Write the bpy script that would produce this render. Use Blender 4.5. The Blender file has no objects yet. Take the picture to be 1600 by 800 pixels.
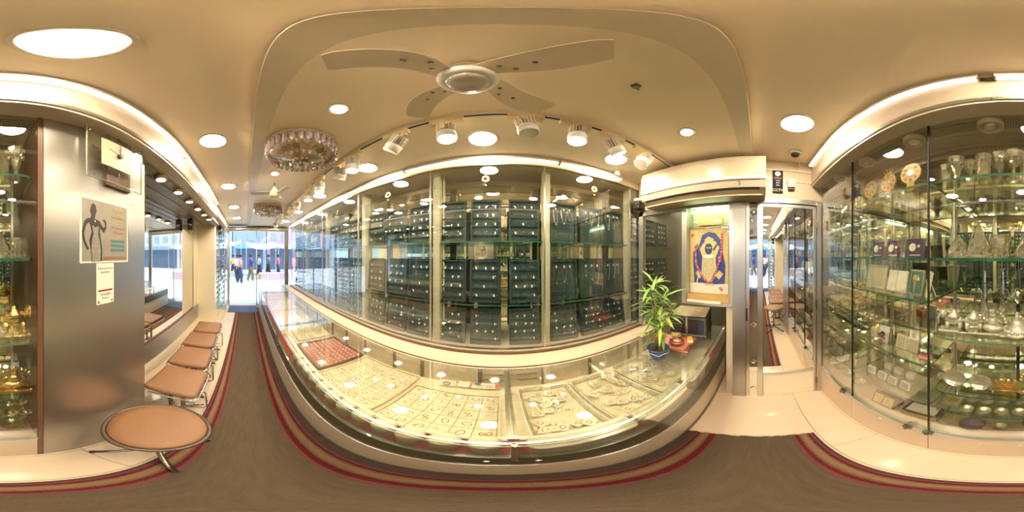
import bpy, math, random
from math import sin, cos, tan, pi, radians as R, atan2, sqrt
from mathutils import Vector, Matrix, Euler
random.seed(7)
C = bpy.context.scene.collection
SC = bpy.context.scene
H = 1.6
YAW = 3.6                      # the tripod's heading, degrees east of the shop's cross axis

# ---------------------------------------------------------------- camera, world, sun, exposure
cd = bpy.data.cameras.new('camera'); cam = bpy.data.objects.new('camera', cd); C.objects.link(cam)
cd.type = 'PANO'
for holder in (getattr(cd, 'cycles', None), cd):
    try: holder.panorama_type = 'EQUIRECTANGULAR'
    except Exception: pass
cam.location = (0, 0, H); cam.rotation_euler = (R(90), 0, R(-YAW)); cd.clip_start = 0.01
SC.camera = cam
w = bpy.data.worlds.new('sky'); SC.world = w; w.use_nodes = True
bg = w.node_tree.nodes['Background']
bg.inputs[0].default_value = (0.50, 0.72, 1.0, 1); bg.inputs[1].default_value = .6
sd = bpy.data.lights.new('sun', 'SUN'); sd.energy = 1.5; sd.angle = R(2); sd.color = (1, .96, .9)
so = bpy.data.objects.new('sun', sd); C.objects.link(so); so.rotation_euler = (R(-28), R(14), 0)
SC.view_settings.view_transform = 'Standard'; SC.view_settings.look = 'None'
SC.view_settings.gamma = 1; SC.view_settings.use_curve_mapping = False
SC.view_settings.exposure = 1.88
SC.cycles.transparent_max_bounces = 24; SC.cycles.max_bounces = 14
SC.cycles.diffuse_bounces = 6; SC.cycles.glossy_bounces = 8
SC.cycles.sample_clamp_indirect = 6
SC.cycles.caustics_reflective = False; SC.cycles.caustics_refractive = False
LAMP = 54.0; STRIP = .9; SPOT = 60.0; PUCK = 9.0
WARM = (1.0, .80, .58); PINKW = (1.0, .80, .62)

# ---------------------------------------------------------------- materials
def new_mat(name):
    m = bpy.data.materials.new(name); m.use_nodes = True
    return m, m.node_tree, m.node_tree.nodes['Principled BSDF']
def pm(name, col, rough=.5, metal=0, noise=0, nscale=8, spec=.5, bump=0, bscale=60, coat=0, trans=0, stretch=None):
    m, t, b = new_mat(name)
    b.inputs['Base Color'].default_value = (*col, 1); b.inputs['Roughness'].default_value = rough
    b.inputs['Metallic'].default_value = metal; b.inputs['Specular IOR Level'].default_value = spec
    b.inputs['Coat Weight'].default_value = coat; b.inputs['Transmission Weight'].default_value = trans
    tc = None
    if noise or bump:
        tc = t.nodes.new('ShaderNodeTexCoord'); mp = t.nodes.new('ShaderNodeMapping')
        if stretch: mp.inputs['Scale'].default_value = stretch
        t.links.new(tc.outputs['Object'], mp.inputs[0])
    if noise:
        n = t.nodes.new('ShaderNodeTexNoise'); n.inputs['Scale'].default_value = nscale; n.inputs['Detail'].default_value = 5
        mx = t.nodes.new('ShaderNodeMix'); mx.data_type = 'RGBA'
        mx.inputs[6].default_value = (*[c*(1-noise) for c in col], 1); mx.inputs[7].default_value = (*[min(1, c*(1+noise)) for c in col], 1)
        t.links.new(mp.outputs[0], n.inputs['Vector']); t.links.new(n.outputs[0], mx.inputs[0]); t.links.new(mx.outputs[2], b.inputs['Base Color'])
    if bump:
        n2 = t.nodes.new('ShaderNodeTexNoise'); n2.inputs['Scale'].default_value = bscale
        bp = t.nodes.new('ShaderNodeBump'); bp.inputs['Strength'].default_value = bump; bp.inputs['Distance'].default_value = .01
        t.links.new(mp.outputs[0], n2.inputs['Vector']); t.links.new(n2.outputs[0], bp.inputs['Height']); t.links.new(bp.outputs[0], b.inputs['Normal'])
    return m
def em(name, col, s):
    m = bpy.data.materials.new(name); m.use_nodes = True; t = m.node_tree; t.nodes.clear()
    e = t.nodes.new('ShaderNodeEmission'); e.inputs[0].default_value = (*col, 1); e.inputs[1].default_value = s
    o = t.nodes.new('ShaderNodeOutputMaterial'); t.links.new(e.outputs[0], o.inputs[0]); return m
def glassy(name, tint, base=.05, edge=.6, rough=.0, gcol=(1, 1, 1), body=None, bodyfac=0):
    m = bpy.data.materials.new(name); m.use_nodes = True; t = m.node_tree; t.nodes.clear()
    tr = t.nodes.new('ShaderNodeBsdfTransparent'); tr.inputs[0].default_value = (*tint, 1)
    gl = t.nodes.new('ShaderNodeBsdfGlossy'); gl.inputs['Roughness'].default_value = rough; gl.inputs[0].default_value = (*gcol, 1)
    lw = t.nodes.new('ShaderNodeLayerWeight'); lw.inputs[0].default_value = .35
    mr = t.nodes.new('ShaderNodeMapRange'); mr.inputs['To Min'].default_value = base; mr.inputs['To Max'].default_value = edge
    mx = t.nodes.new('ShaderNodeMixShader'); o = t.nodes.new('ShaderNodeOutputMaterial')
    t.links.new(lw.outputs['Facing'], mr.inputs[0]); t.links.new(mr.outputs[0], mx.inputs[0])
    t.links.new(tr.outputs[0], mx.inputs[1]); t.links.new(gl.outputs[0], mx.inputs[2])
    out = mx
    if body:
        df = t.nodes.new('ShaderNodeBsdfDiffuse'); df.inputs[0].default_value = (*body, 1)
        m2 = t.nodes.new('ShaderNodeMixShader'); m2.inputs[0].default_value = bodyfac
        t.links.new(mx.outputs[0], m2.inputs[1]); t.links.new(df.outputs[0], m2.inputs[2]); out = m2
    t.links.new(out.outputs[0], o.inputs[0]); return m
M = {}
M['ceil'] = pm('ceiling paint', (.92, .81, .62), .42, noise=.03, nscale=3, spec=.35)
M['ceiln'] = pm('ceiling panel', (.91, .80, .60), .35, noise=.05, nscale=2.5, spec=.5)
M['cream'] = pm('cream laminate', (.84, .74, .55), .3, noise=.03, nscale=3)
M['beam'] = pm('beige beam', (.74, .66, .50), .3, noise=.08, nscale=5)
M['marble'] = pm('cream marble', (.74, .58, .42), .12, noise=.08, nscale=4)
M['grout'] = pm('dark joint', (.22, .16, .11), .8)
M['steel'] = pm('brushed steel', (.50, .48, .45), .33, 1, noise=.08, nscale=3, bump=.05, bscale=220, stretch=(1, 1, .04))
M['alu'] = pm('aluminium', (.68, .65, .60), .28, 1, noise=.06, nscale=12)
M['oliv'] = pm('olive metal trim', (.38, .34, .24), .3, .8)
M['dark'] = pm('dark joint metal', (.03, .03, .028), .4, .5)
M['chrome'] = pm('chrome', (.75, .72, .68), .12, 1)
M['iron'] = pm('dark chromed steel', (.25, .23, .2), .25, 1)
M['mirror'] = pm('mirror', (.90, .92, .88), .004, 1)
M['mirrorg'] = pm('green tinted mirror', (.88, .90, .76), .01, 1)
M['glass'] = glassy('clear sliding glass', (.985, .99, .975), .02, .45)
M['glassd'] = glassy('display sliding glass', (.985, .99, .975), .035, .48)
M['glasst'] = glassy('counter glass', (.985, .992, .97), .03, .55)
M['shelf'] = glassy('glass shelf', (.90, .96, .89), .05, .5)
M['edge'] = pm('green glass edge', (.03, .15, .085), .15, noise=.3, nscale=20, coat=.5)
M['edgel'] = pm('pale glass edge', (.50, .58, .38), .15, coat=.5)
M['crystal'] = glassy('crystal', (.97, .96, .90), .34, .85, .06, (1, .97, .86), (.92, .84, .62), .10)
M['crystalv'] = glassy('smoky violet crystal', (.82, .76, .80), .30, .85, .05, (1, .95, .95), (.62, .50, .52), .35)
M['drop'] = glassy('clear crystal', (.95, .95, .93), .35, .9, .03, (1, 1, 1))
M['silver'] = pm('silver', (.80, .76, .62), .38, .55, bump=.6, bscale=60)
M['silvers'] = pm('smooth silver', (.82, .79, .68), .25, .8)
M['gold'] = pm('gold', (.92, .68, .25), .2, 1, bump=.5, bscale=60)
M['golds'] = pm('gold ornament', (.46, .29, .08), .4, .3, noise=.2, nscale=60)
M['brass'] = pm('brass', (.80, .60, .30), .25, 1)
M['copper'] = pm('copper', (.72, .34, .20), .3, .9)
M['white'] = pm('white plastic', (.82, .76, .66), .35)
M['ivory'] = pm('ivory plastic', (.85, .70, .44), .4)
M['ac'] = pm('air conditioner plastic', (.50, .415, .29), .28, noise=.02)
M['acd'] = pm('dusty plastic', (.42, .33, .20), .6, noise=.3, nscale=14)
M['green'] = pm('dark green velvet', (.008, .036, .038), .75, noise=.2, nscale=30)
M['green2'] = pm('green velvet ledge', (.009, .042, .044), .8, noise=.2, nscale=30)
M['jewel'] = pm('jewellery', (.70, .66, .55), .25, .8)
M['tag'] = pm('white price tag', (.9, .88, .82), .5)
M['red'] = pm('red velvet', (.30, .02, .02), .7, noise=.2, nscale=20)
M['tan'] = pm('tan leatherette', (.25, .118, .052), .5, noise=.12, nscale=7, bump=.15, bscale=90)
M['fan'] = pm('cream fan blade', (.72, .62, .46), .4)
M['black'] = pm('black plastic', (.02, .02, .022), .35)
M['navy'] = pm('navy plastic', (.02, .035, .10), .5)
M['blue'] = pm('blue glaze', (.03, .09, .30), .12, noise=.4, nscale=25, coat=.6)
M['soil'] = pm('soil', (.06, .035, .02), .9, bump=1, bscale=60)
M['leaf'] = pm('leaf', (.17, .30, .045), .45, noise=.35, nscale=9)
M['leaf2'] = pm('young leaf', (.33, .42, .07), .45, noise=.3, nscale=9)
M['leaf3'] = pm('yellow leaf', (.70, .60, .08), .5, noise=.2, nscale=9)
M['stem'] = pm('green stem', (.36, .36, .13), .5, noise=.3, nscale=30)
M['pink'] = pm('pink paper', (.78, .25, .20), .6, noise=.15, nscale=30)
M['rose'] = pm('rose pink', (.70, .12, .20), .6, noise=.3, nscale=60)
M['orange'] = pm('orange card', (.90, .42, .05), .5)
M['paper'] = pm('cream paper', (.88, .82, .68), .6)
M['cream2'] = pm('beige wall laminate', (.60, .49, .34), .35, noise=.04, nscale=3)
M['padw'] = pm('cream velvet pad', (.66, .56, .37), .8, noise=.08, nscale=40)
M['yellow'] = pm('yellow ink', (.95, .85, .10), .5)
M['woody'] = pm('varnished wood', (.50, .30, .10), .3, noise=.3, nscale=12, stretch=(1, 1, 6))
M['brownw'] = pm('brown wood edging', (.16, .07, .035), .4, noise=.2, nscale=20)
M['sky blue'] = pm('royal blue ink', (.03, .05, .28), .4)
M['skin'] = pm('skin', (.35, .19, .11), .6)
M['goldprint'] = pm('gold print', (.80, .58, .22), .4, noise=.35, nscale=55)
M['greyprint'] = pm('grey poster print', (.33, .28, .22), .35, noise=.2, nscale=18)
M['teal'] = pm('teal ink', (.10, .22, .20), .5)
M['purple'] = pm('purple card', (.055, .022, .065), .35)
M['lampw'] = em('warm lamp diffuser', (1, .875, .66), LAMP)
M['strip'] = em('led strip diffuser', (1, .80, .60), STRIP)
M['spot'] = em('spot lens glow', (1, .87, .64), SPOT)
M['puck'] = em('puck lens glow', (1, .82, .6), PUCK)
M['tubeg'] = em('green white tube glow', (.75, 1, .62), 7)
def holes_mat():
    m, t, b = new_mat('perforated sheet'); b.inputs['Roughness'].default_value = .45; b.inputs['Metallic'].default_value = .3
    tc = t.nodes.new('ShaderNodeTexCoord'); v = t.nodes.new('ShaderNodeTexVoronoi'); v.inputs['Scale'].default_value = 95; v.inputs['Randomness'].default_value = .15
    r = t.nodes.new('ShaderNodeValToRGB'); r.color_ramp.elements[0].position = .38; r.color_ramp.elements[0].color = (.07, .055, .035, 1)
    r.color_ramp.elements[1].position = .46; r.color_ramp.elements[1].color = (.48, .41, .29, 1)
    t.links.new(tc.outputs['Object'], v.inputs['Vector']); t.links.new(v.outputs['Distance'], r.inputs[0]); t.links.new(r.outputs[0], b.inputs['Base Color'])
    return m
M['holes'] = holes_mat()
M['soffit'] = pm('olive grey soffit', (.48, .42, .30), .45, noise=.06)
def carpet_mat():
    m, t, b = new_mat('striped runner carpet'); b.inputs['Roughness'].default_value = .95; b.inputs['Specular IOR Level'].default_value = .1
    tc = t.nodes.new('ShaderNodeTexCoord'); sp = t.nodes.new('ShaderNodeSeparateXYZ'); t.links.new(tc.outputs['Object'], sp.inputs[0])
    n = t.nodes.new('ShaderNodeTexNoise'); n.inputs['Scale'].default_value = 60; t.links.new(tc.outputs['Object'], n.inputs['Vector'])
    ad = t.nodes.new('ShaderNodeMath'); ad.operation = 'MULTIPLY_ADD'; ad.inputs[1].default_value = .008; t.links.new(n.outputs[0], ad.inputs[0]); t.links.new(sp.outputs['Y'], ad.inputs[2])
    mr = t.nodes.new('ShaderNodeMapRange'); mr.inputs['From Min'].default_value = -.30; mr.inputs['From Max'].default_value = .40; t.links.new(ad.outputs[0], mr.inputs[0])
    r = t.nodes.new('ShaderNodeValToRGB'); cr = r.color_ramp; cr.interpolation = 'CONSTANT'
    gd = (.105, .068, .055); pu = (.13, .028, .032); tn = (.31, .18, .095); tn2 = (.22, .115, .065); rd = (.15, .025, .026); pk = (.27, .06, .07); cg = (.14, .10, .063)
    st = [(-.30, gd), (-.268, pk), (-.258, pu), (-.245, tn2), (-.235, tn), (-.208, tn2), (-.198, rd), (-.178, pk), (-.168, cg), (.202, pk), (.212, rd), (.240, tn2), (.250, tn), (.282, tn2), (.292, pu), (.306, pk), (.314, gd)]
    for i, (y, c) in enumerate(st):
        p = (y+.30)/.70
        e = cr.elements[i] if i < 2 else cr.elements.new(p)
        e.position = p; e.color = (*c, 1)
    n2 = t.nodes.new('ShaderNodeTexNoise'); n2.inputs['Scale'].default_value = 14; n2.inputs['Detail'].default_value = 8
    mp = t.nodes.new('ShaderNodeMapping'); mp.inputs['Scale'].default_value = (.5, 4, 1); t.links.new(tc.outputs['Object'], mp.inputs[0]); t.links.new(mp.outputs[0], n2.inputs['Vector'])
    r2 = t.nodes.new('ShaderNodeMapRange'); r2.inputs['To Min'].default_value = .58; r2.inputs['To Max'].default_value = .98; t.links.new(n2.outputs[0], r2.inputs[0])
    vm = t.nodes.new('ShaderNodeVectorMath'); vm.operation = 'SCALE'; t.links.new(mr.outputs[0], r.inputs[0]); t.links.new(r.outputs[0], vm.inputs[0]); t.links.new(r2.outputs[0], vm.inputs['Scale'])
    t.links.new(vm.outputs[0], b.inputs['Base Color'])
    n3 = t.nodes.new('ShaderNodeTexNoise'); n3.inputs['Scale'].default_value = 160; t.links.new(tc.outputs['Object'], n3.inputs['Vector'])
    bp = t.nodes.new('ShaderNodeBump'); bp.inputs['Strength'].default_value = .7; bp.inputs['Distance'].default_value = .01; t.links.new(n3.outputs[0], bp.inputs['Height']); t.links.new(bp.outputs[0], b.inputs['Normal'])
    return m
M['carpet'] = carpet_mat()

# ---------------------------------------------------------------- mesh builder
class MB:
    def __init__(s): s.v = []; s.f = []; s.m = []
    def add(s, vs, fs, mi=0, mat=None):
        o = len(s.v)
        s.v += [tuple(mat @ Vector(p)) if mat else tuple(p) for p in vs]
        s.f += [tuple(i+o for i in f) for f in fs]; s.m += ([mi]*len(fs) if isinstance(mi, int) else list(mi)); return s
    def box(s, x0, x1, y0, y1, z0, z1, mi=0, mat=None):
        vs = [(x, y, z) for x in (x0, x1) for y in (y0, y1) for z in (z0, z1)]
        fs = [(0, 1, 3, 2), (4, 6, 7, 5), (0, 4, 5, 1), (2, 3, 7, 6), (0, 2, 6, 4), (1, 5, 7, 3)]
        return s.add(vs, fs, mi, mat)
    def rbox(s, x0, x1, y0, y1, z0, z1, r=.02, n=4, mi=0, mat=None, tr=None):
        # rounded in plan; top edge bevelled by tr
        tr = r*.5 if tr is None else tr
        def ring(ins, z):
            out = []
            rr = max(r-ins, .0005)
            for cx, cy, a0 in ((x1-r, y1-r, 0), (x0+r, y1-r, 90), (x0+r, y0+r, 180), (x1-r, y0+r, 270)):
                for k in range(n+1):
                    a = R(a0+90*k/n); out.append((cx+rr*cos(a), cy+rr*sin(a), z))
            return out
        return s.loft([ring(tr, z0), ring(0, z0+tr), ring(0, z1-tr), ring(tr*.35, z1-tr*.3), ring(tr*1.2, z1)], mi=mi, mat=mat)
    def loft(s, rings, mi=0, mat=None, cap=True, closed=True):
        n = len(rings[0]); vs = [p for r_ in rings for p in r_]; fs = []
        for i in range(len(rings)-1):
            for k in range(n if closed else n-1):
                k2 = (k+1) % n; fs.append((i*n+k, i*n+k2, (i+1)*n+k2, (i+1)*n+k))
        if cap: fs.append(tuple(range(n-1, -1, -1))); fs.append(tuple((len(rings)-1)*n+k for k in range(n)))
        return s.add(vs, fs, mi, mat)
    def lathe(s, prof, n=20, mi=0, mat=None, cap=True, sx=1, sy=1):
        rings = [[(max(r_, .0003)*cos(2*pi*k/n)*sx, max(r_, .0003)*sin(2*pi*k/n)*sy, z) for k in range(n)] for r_, z in prof]
        return s.loft(rings, mi, mat, cap)
    def cyl(s, p, q, r, n=10, mi=0, r2=None, mat=None):
        return s.tube([p, q], r, n, mi, r2, mat=mat)
    def tube(s, pts, r, n=8, mi=0, r2=None, closed=False, mat=None, flat=1):
        pts = [Vector(p) for p in pts]; rings = []; N = len(pts); up = None
        for i, p in enumerate(pts):
            a = pts[(i-1) % N] if (closed or i > 0) else p; b = pts[(i+1) % N] if (closed or i < N-1) else p
            d = (b-a).normalized()
            if up is None:
                up = Vector((0, 0, 1)) if abs(d.z) < .9 else Vector((1, 0, 0))
            u = up - d*up.dot(d)
            if u.length < 1e-4: u = d.orthogonal()
            u.normalize(); v = d.cross(u); up = u
            rr = r if r2 is None else r+(r2-r)*i/max(1, N-1)
            rings.append([tuple(p+u*rr*cos(2*pi*k/n)*flat+v*rr*sin(2*pi*k/n)) for k in range(n)])
        if closed: rings.append(rings[0])
        return s.loft(rings, mi, mat, cap=not closed)
    def prism(s, poly, h0, h1, mi=0, mat=None):
        # polygon in local x,y extruded in z
        n = len(poly)
        vs = [(x, y, h0) for x, y in poly]+[(x, y, h1) for x, y in poly]
        fs = [tuple(range(n-1, -1, -1)), tuple(range(n, 2*n))]+[(k, (k+1) % n, n+(k+1) % n, n+k) for k in range(n)]
        return s.add(vs, fs, mi, mat)
    def ball(s, c, r, n=10, mi=0, sx=1, sy=1, sz=1, mat=None, jit=0):
        m = n//2+1; rings = []
        for i in range(m+1):
            a = pi*i/m - pi/2
            rings.append([(c[0]+r*sx*max(cos(a), .01)*cos(2*pi*k/n)*(1+random.uniform(-jit, jit)), c[1]+r*sy*max(cos(a), .01)*sin(2*pi*k/n)*(1+random.uniform(-jit, jit)), c[2]+r*sz*sin(a)) for k in range(n)])
        return s.loft(rings, mi, mat)
    def mesh(s, name, mats, smooth=False):
        me = bpy.data.meshes.new(name); me.from_pydata(s.v, [], s.f)
        for m_ in (mats if isinstance(mats, (list, tuple)) else [mats]): me.materials.append(M[m_] if isinstance(m_, str) else m_)
        for p, i in zip(me.polygons, s.m): p.material_index = i; p.use_smooth = smooth
        me.update(); return me
    def build(s, name, mats, parent=None, smooth=False, loc=None, rot=None, **k):
        return ob(name, s.mesh(name, mats, smooth), parent, loc, rot, **k)
def ob(name, me, parent=None, loc=None, rot=None, label=None, cat=None, group=None, kind=None):
    o = bpy.data.objects.new(name, me); C.objects.link(o)
    if parent: o.parent = parent
    if loc is not None: o.location = loc
    if rot is not None: o.rotation_euler = rot
    if label: o['label'] = label
    if cat: o['category'] = cat
    if group: o['group'] = group
    if kind: o['kind'] = kind
    return o
def thing(name, label, cat, loc=(0, 0, 0), rot=(0, 0, 0), group=None, scale=None):
    o = ob(name, None, None, loc, rot, label, cat, group)
    o.empty_display_size = .05
    if scale: o.scale = (scale,)*3 if isinstance(scale, (int, float)) else scale
    return o
def struct(name, mb, mats, parent=None, **k):
    return mb.build(name, mats, parent, kind=None if parent else 'structure', **k)
KIDS = {}
def dup(root, loc, rot=None, label=None, group=None, scale=None):
    kids = KIDS.get(root.name)
    if kids is None:
        kids = [(c, list(c.children)) for c in root.children]; KIDS[root.name] = kids
    r = root.copy(); C.objects.link(r); r.location = loc
    if rot is not None: r.rotation_euler = rot
    if label: r['label'] = label
    if group: r['group'] = group
    if scale: r.scale = (scale,)*3 if isinstance(scale, (int, float)) else scale
    for c, gs in kids:
        c2 = c.copy(); C.objects.link(c2); c2.parent = r
        for g in gs:
            g2 = g.copy(); C.objects.link(g2); g2.parent = c2
    return r
def B(x0, x1, y0, y1, z0, z1, mi=0): return MB().box(x0, x1, y0, y1, z0, z1, mi)
def text_mesh(s, size, mat, extrude=.0004, align='CENTER'):
    cu = bpy.data.curves.new('lettering', 'FONT'); cu.body = s; cu.size = size; cu.extrude = extrude; cu.align_x = align; cu.align_y = 'CENTER'; cu.resolution_u = 2
    o = bpy.data.objects.new('lettering', cu); C.objects.link(o)
    me = bpy.data.meshes.new_from_object(o.evaluated_get(bpy.context.evaluated_depsgraph_get()))
    me.materials.clear(); me.materials.append(M[mat])
    bpy.data.objects.remove(o); return me
# orientation of flat pieces on the walls: local x = reading direction, y = up, z = towards the room
ON_SOUTH = (R(90), 0, R(180)); ON_EAST = (R(90), 0, R(-90)); ON_NORTH = (R(90), 0, 0)

# ================================================================ STRUCTURE
XW, XE, XN = -5.04, 1.41, 2.40        # entrance, door wall, end of the display alcove
ZC, ZS = 2.50, 2.54
f = struct('floor', B(XW-.3, XN, -1.15, 1.9, -.1, -.006), 'grout')
ti = 0
tm = {}
xs = [XW-.3, -4.3, -3.3, -2.3, -1.3, -.35, .62, 1.41, 2.4]; ys = [-1.15, -.55, -.30, .36]
for i in range(len(xs)-1):
    for j in range(len(ys)-1):
        g = .0018
        B(xs[i]+g, xs[i+1]-g, ys[j]+g, ys[j+1]-g, -.006, 0).build('tile', 'marble', f)
# carpet runner
cr = MB()
nx = 60
pts_n, pts_s = [], []
end = [(.80+random.uniform(-.006, .008), -.285+.655*k/24) for k in range(25)]
poly = [(-4.92, .365), (-4.92, -.285)] + end
cr.prism(poly, 0, .007)
ob('carpet_runner', cr.mesh('carpet_runner', 'carpet'), label='long grey-brown carpet runner with red and tan border stripes along the aisle', cat='carpet')
fr = MB()
for k in range(60):
    y = -.28+.64*k/59; l = random.uniform(.004, .014); fr.tube([(.802, y, .004), (.802+l, y+random.uniform(-.004, .004), .002)], .0012, 4)
fr.build('fringe', 'carpet', bpy.data.objects['carpet_runner'], kind='stuff')
# ceilings
struct('ceiling', B(XW-.1, XE+.02, -1.15, .05, ZS, ZS+.08), 'ceil')
struct('ceiling_north', B(XW-.1, XN, .05, 1.75, ZC, ZC+.12), 'ceiln')
struct('trim_1', B(XW, XE-.02, .040, .132, ZC-.012, ZC+.04), 'beam')
# walls behind everything
struct('wall_south', B(XW-.1, XE+.1, -1.15, -1.05, 0, ZS), 'cream')
struct('wall_north', B(XW-.1, XN, 1.66, 1.75, 0, ZC), 'cream')
struct('wall_east', MB().box(XE, XE+.09, -1.05, -.575, 0, ZS).box(XE, XE+.06, -.575, 1.26, 2.12, ZS).box(XE+.0, XE+.055, .213, .275, 0, 1.14).box(XE+.055, XE+.06, -.575, .213, 0, 2.12), 'cream2')
struct('wall_alcove', B(XN, XN+.08, .1, 1.75, 0, ZC), pm('olive alcove panel', (.16, .15, .10), .3))
struct('wall_partition', B(XE+.06, XN, .20, .275, 0, ZC), 'cream')
for z in (2.30, 2.42): struct('trim_2', B(XE-.008, XE, -.56, -.07, z, z+.012), 'cream')
struct('trim_3', B(XE-.02, XE, -.56, .70, 2.075, 2.12), 'alu')

# -------- entrance
en = struct('door_1', MB().box(XW-.05, XW+.03, -.56, -.50, 0, 2.5).box(XW-.05, XW+.03, 1.22, 1.34, 0, 2.5).box(XW-.06, XW+.05, -.56, 1.34, 2.42, 2.5), 'alu')
B(XW-.02, XW+.0, .32, .35, 0.0, 2.42).build('door_stile', 'alu', en)
B(XW-.014, XW-.006, .35, 1.22, .76, 2.42).build('glass_panel', 'glass', en)
sh = MB().tube([(XW+.12, -.5, 2.42), (XW+.12, 1.26, 2.42)], .07, 14)
sh = sh.build('rolling_shutter', 'alu', label='grey rolled-up shutter barrel above the shop entrance', cat='shutter')
for k in range(44):
    y = -.49+1.74*k/44
    if k == 0:
        ringm = MB().tube([(.074*cos(a), 0, .074*sin(a)) for a in [2*pi*j/14 for j in range(14)]], .006, 4, closed=True).mesh('slat', 'beam')
    ob('slat', ringm, sh, (XW+.12, y, 2.42))
B(XW-.02, XW+.62, -.50, .33, .0075, .016).build('doormat', pm('blue doormat', (.09, .12, .20), .9, noise=.3, nscale=60), label='dark blue doormat just inside the shop entrance', cat='doormat')

# ================================================================ SOUTH SIDE
YS = -.565
# fascia with LED strips
def fascia(name, y0, y1, z0, z1, x0, x1, joints, mat):
    o = struct(name, B(x0, x1, y0, y1, z0, z1), mat)
    return o
fs_ = struct('trim_4', B(-2.75, XE, -.56, -.48, 2.312, 2.50), pm('fascia laminate', (.46, .36, .26), .4, noise=.03))
for xa, xb in ((-2.75, -1.2), (-1.2, .065), (.065, XE)):
    B(xa+.002, xb-.002, -.565, -.474, 2.288, 2.312).build('edge_trim', 'oliv', fs_)
B(-2.75, XE, -.58, -.482, 2.272, 2.288).build('under_trim', 'beam', fs_)
struct('trim_5', B(XW, -2.75, -.62, -.50, 2.36, 2.50), 'cream')
def led(name, axis, x0, x1, y, z, label, group, side=1):
    o = thing(name, label, 'light', ((x0+x1)/2, y, z), group=group)
    L = (x1-x0)/2
    MB().box(-L, L, -.018*1, .018, .008, .034).box(-L, -L+.006, -.02, .02, -.006, .034).box(L-.006, L, -.02, .02, -.006, .034).build('housing', 'white', o)
    m = MB(); pr = [(.0155*cos(a), .016*sin(a)) for a in [pi+pi*k/8 for k in range(9)]]
    m.loft([[(-L+.006, y_, z_+.008) for y_, z_ in pr], [(L-.006, y_, z_+.008) for y_, z_ in pr]])
    m.build('diffuser', 'strip', o); return o
led('led_batten', 'x', .10, 1.38, -.462, 2.492, 'led batten above the glass cabinet, nearest the mirrored door', 'south led battens')
led('led_batten', 'x', -1.20, .055, -.462, 2.492, 'led batten above the clock and steel panel', 'south led battens')
led('led_batten', 'x', -2.66, -1.21, -.462, 2.492, 'led batten above the row of square stools', 'south led battens')
led('led_batten', 'x', -4.9, -2.9, -.52, 2.47, 'led batten above the left wall nearest the shop entrance', 'south led battens')
led('led_batten', 'x', .47, 1.14, 1.262, 2.455, 'short led batten above the display wall beside the air conditioner', 'north led battens')
led('led_batten', 'x', -.845, .46, 1.262, 2.455, 'led batten above the central display bay', 'north led battens')
led('led_batten', 'x', -2.2, -.855, 1.262, 2.455, 'led batten above the display bays left of centre', 'north led battens')
led('led_batten', 'x', -4.6, -2.21, 1.262, 2.455, 'led batten above the display bays nearest the entrance', 'north led battens')
B(.04, .12, -.456, -.45, 2.498, 2.503).build('led_cable', 'grout', fs_)

# soffit over cabinets and recess
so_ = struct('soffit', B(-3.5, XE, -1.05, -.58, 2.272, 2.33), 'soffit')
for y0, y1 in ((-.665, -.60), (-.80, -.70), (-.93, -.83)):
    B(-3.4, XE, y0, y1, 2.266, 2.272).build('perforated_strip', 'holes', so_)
def puck():
    o = thing('puck_light', 'small round puck light under the perforated soffit', 'light')
    MB().lathe([(.052, .0), (.055, -.004), (.055, -.03), (.048, -.036), (.036, -.036), (.034, -.03)], 24).build('housing', 'beam', o, True)
    return o
pkn = puck(); MB().lathe([(.030, -.030), (.030, -.032), (.018, -.034), (.002, -.038)], 16).build('lens', 'silvers', pkn, True)
pkl = puck(); MB().lathe([(.033, -.034), (.033, -.0375)], 20).build('lens', 'puck', pkl)
pu_txt = ['nearest the mirrored door', 'second from the mirrored door', 'third from the mirrored door', 'above the crystal vases']
for i, x in enumerate((1.12, .79, .44, .09)):
    lab = 'unlit round puck light in glass cabinet soffit, '+pu_txt[i]
    if i == 0: pkn.location = (x, -.63, 2.272); pkn['label'] = lab; pkn['group'] = 'unlit puck lights'
    else: dup(pkn, (x, -.63, 2.272), label=lab, group='unlit puck lights')
orde = ['first', 'second', 'third', 'fourth', 'fifth', 'sixth', 'seventh', 'eighth', 'ninth']
k = 0
for row, y in (('front', -.63),):
    for i, x in enumerate((-1.10, -1.43, -1.75, -2.08, -2.41, -2.74)):
        lab = 'lit puck light over stools, %s from steel panel in %s row' % (orde[i], row)
        if k == 0: pkl.location = (x, y, 2.272); pkl['label'] = lab; pkl['group'] = 'lit puck lights over the stools'
        else: dup(pkl, (x, y, 2.272), label=lab, group='lit puck lights over the stools')
        k += 1

# glass cabinet (three bays A, B, C)
cab = thing('glass_cabinet', 'tall mirrored glass wall cabinet with sliding panes full of silver and crystal gifts', 'cabinet', (0, 0, 0))
JX = [XE-.03, .868, .328, -.172]
for i in range(3):
    a, b = JX[i+1]+.002, JX[i]-.002
    B(a, b, -.60, YS-.0, 0, .385).build('kick_panel', 'marble', cab)
    B(a, b, YS-.012, YS-.006, .405, 2.272).build('glass_pane', 'glass', cab)
    if i < 2: B(JX[i+1]-.0022, JX[i+1]+.0022, YS-.010, YS+.001, .40, 2.272).build('pane_edge', 'dark', cab)
for x in (1.15, .97, .60, .45, .12, -.02):
    MB().lathe([(.011, 0), (.011, .004), (.002, .006)], 12).build('keyhole_disc', 'beam', cab, loc=(x, YS, .33 if x > .3 else .30), rot=(R(90), 0, R(180)))
B(JX[3], JX[0], YS-.03, YS+.006, .385, .403).build('bottom_rail', 'alu', cab)
B(JX[3], JX[0], -1.0, YS-.03, .375, .40).build('cabinet_floor', 'marble', cab)
B(JX[3], JX[0], -.965, -.955, .40, 2.272).build('back_mirror', 'mirrorg', cab)
B(-.192, -.172, -1.0, YS, 0, 2.272).build('side_panel', 'brownw', cab)
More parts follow.
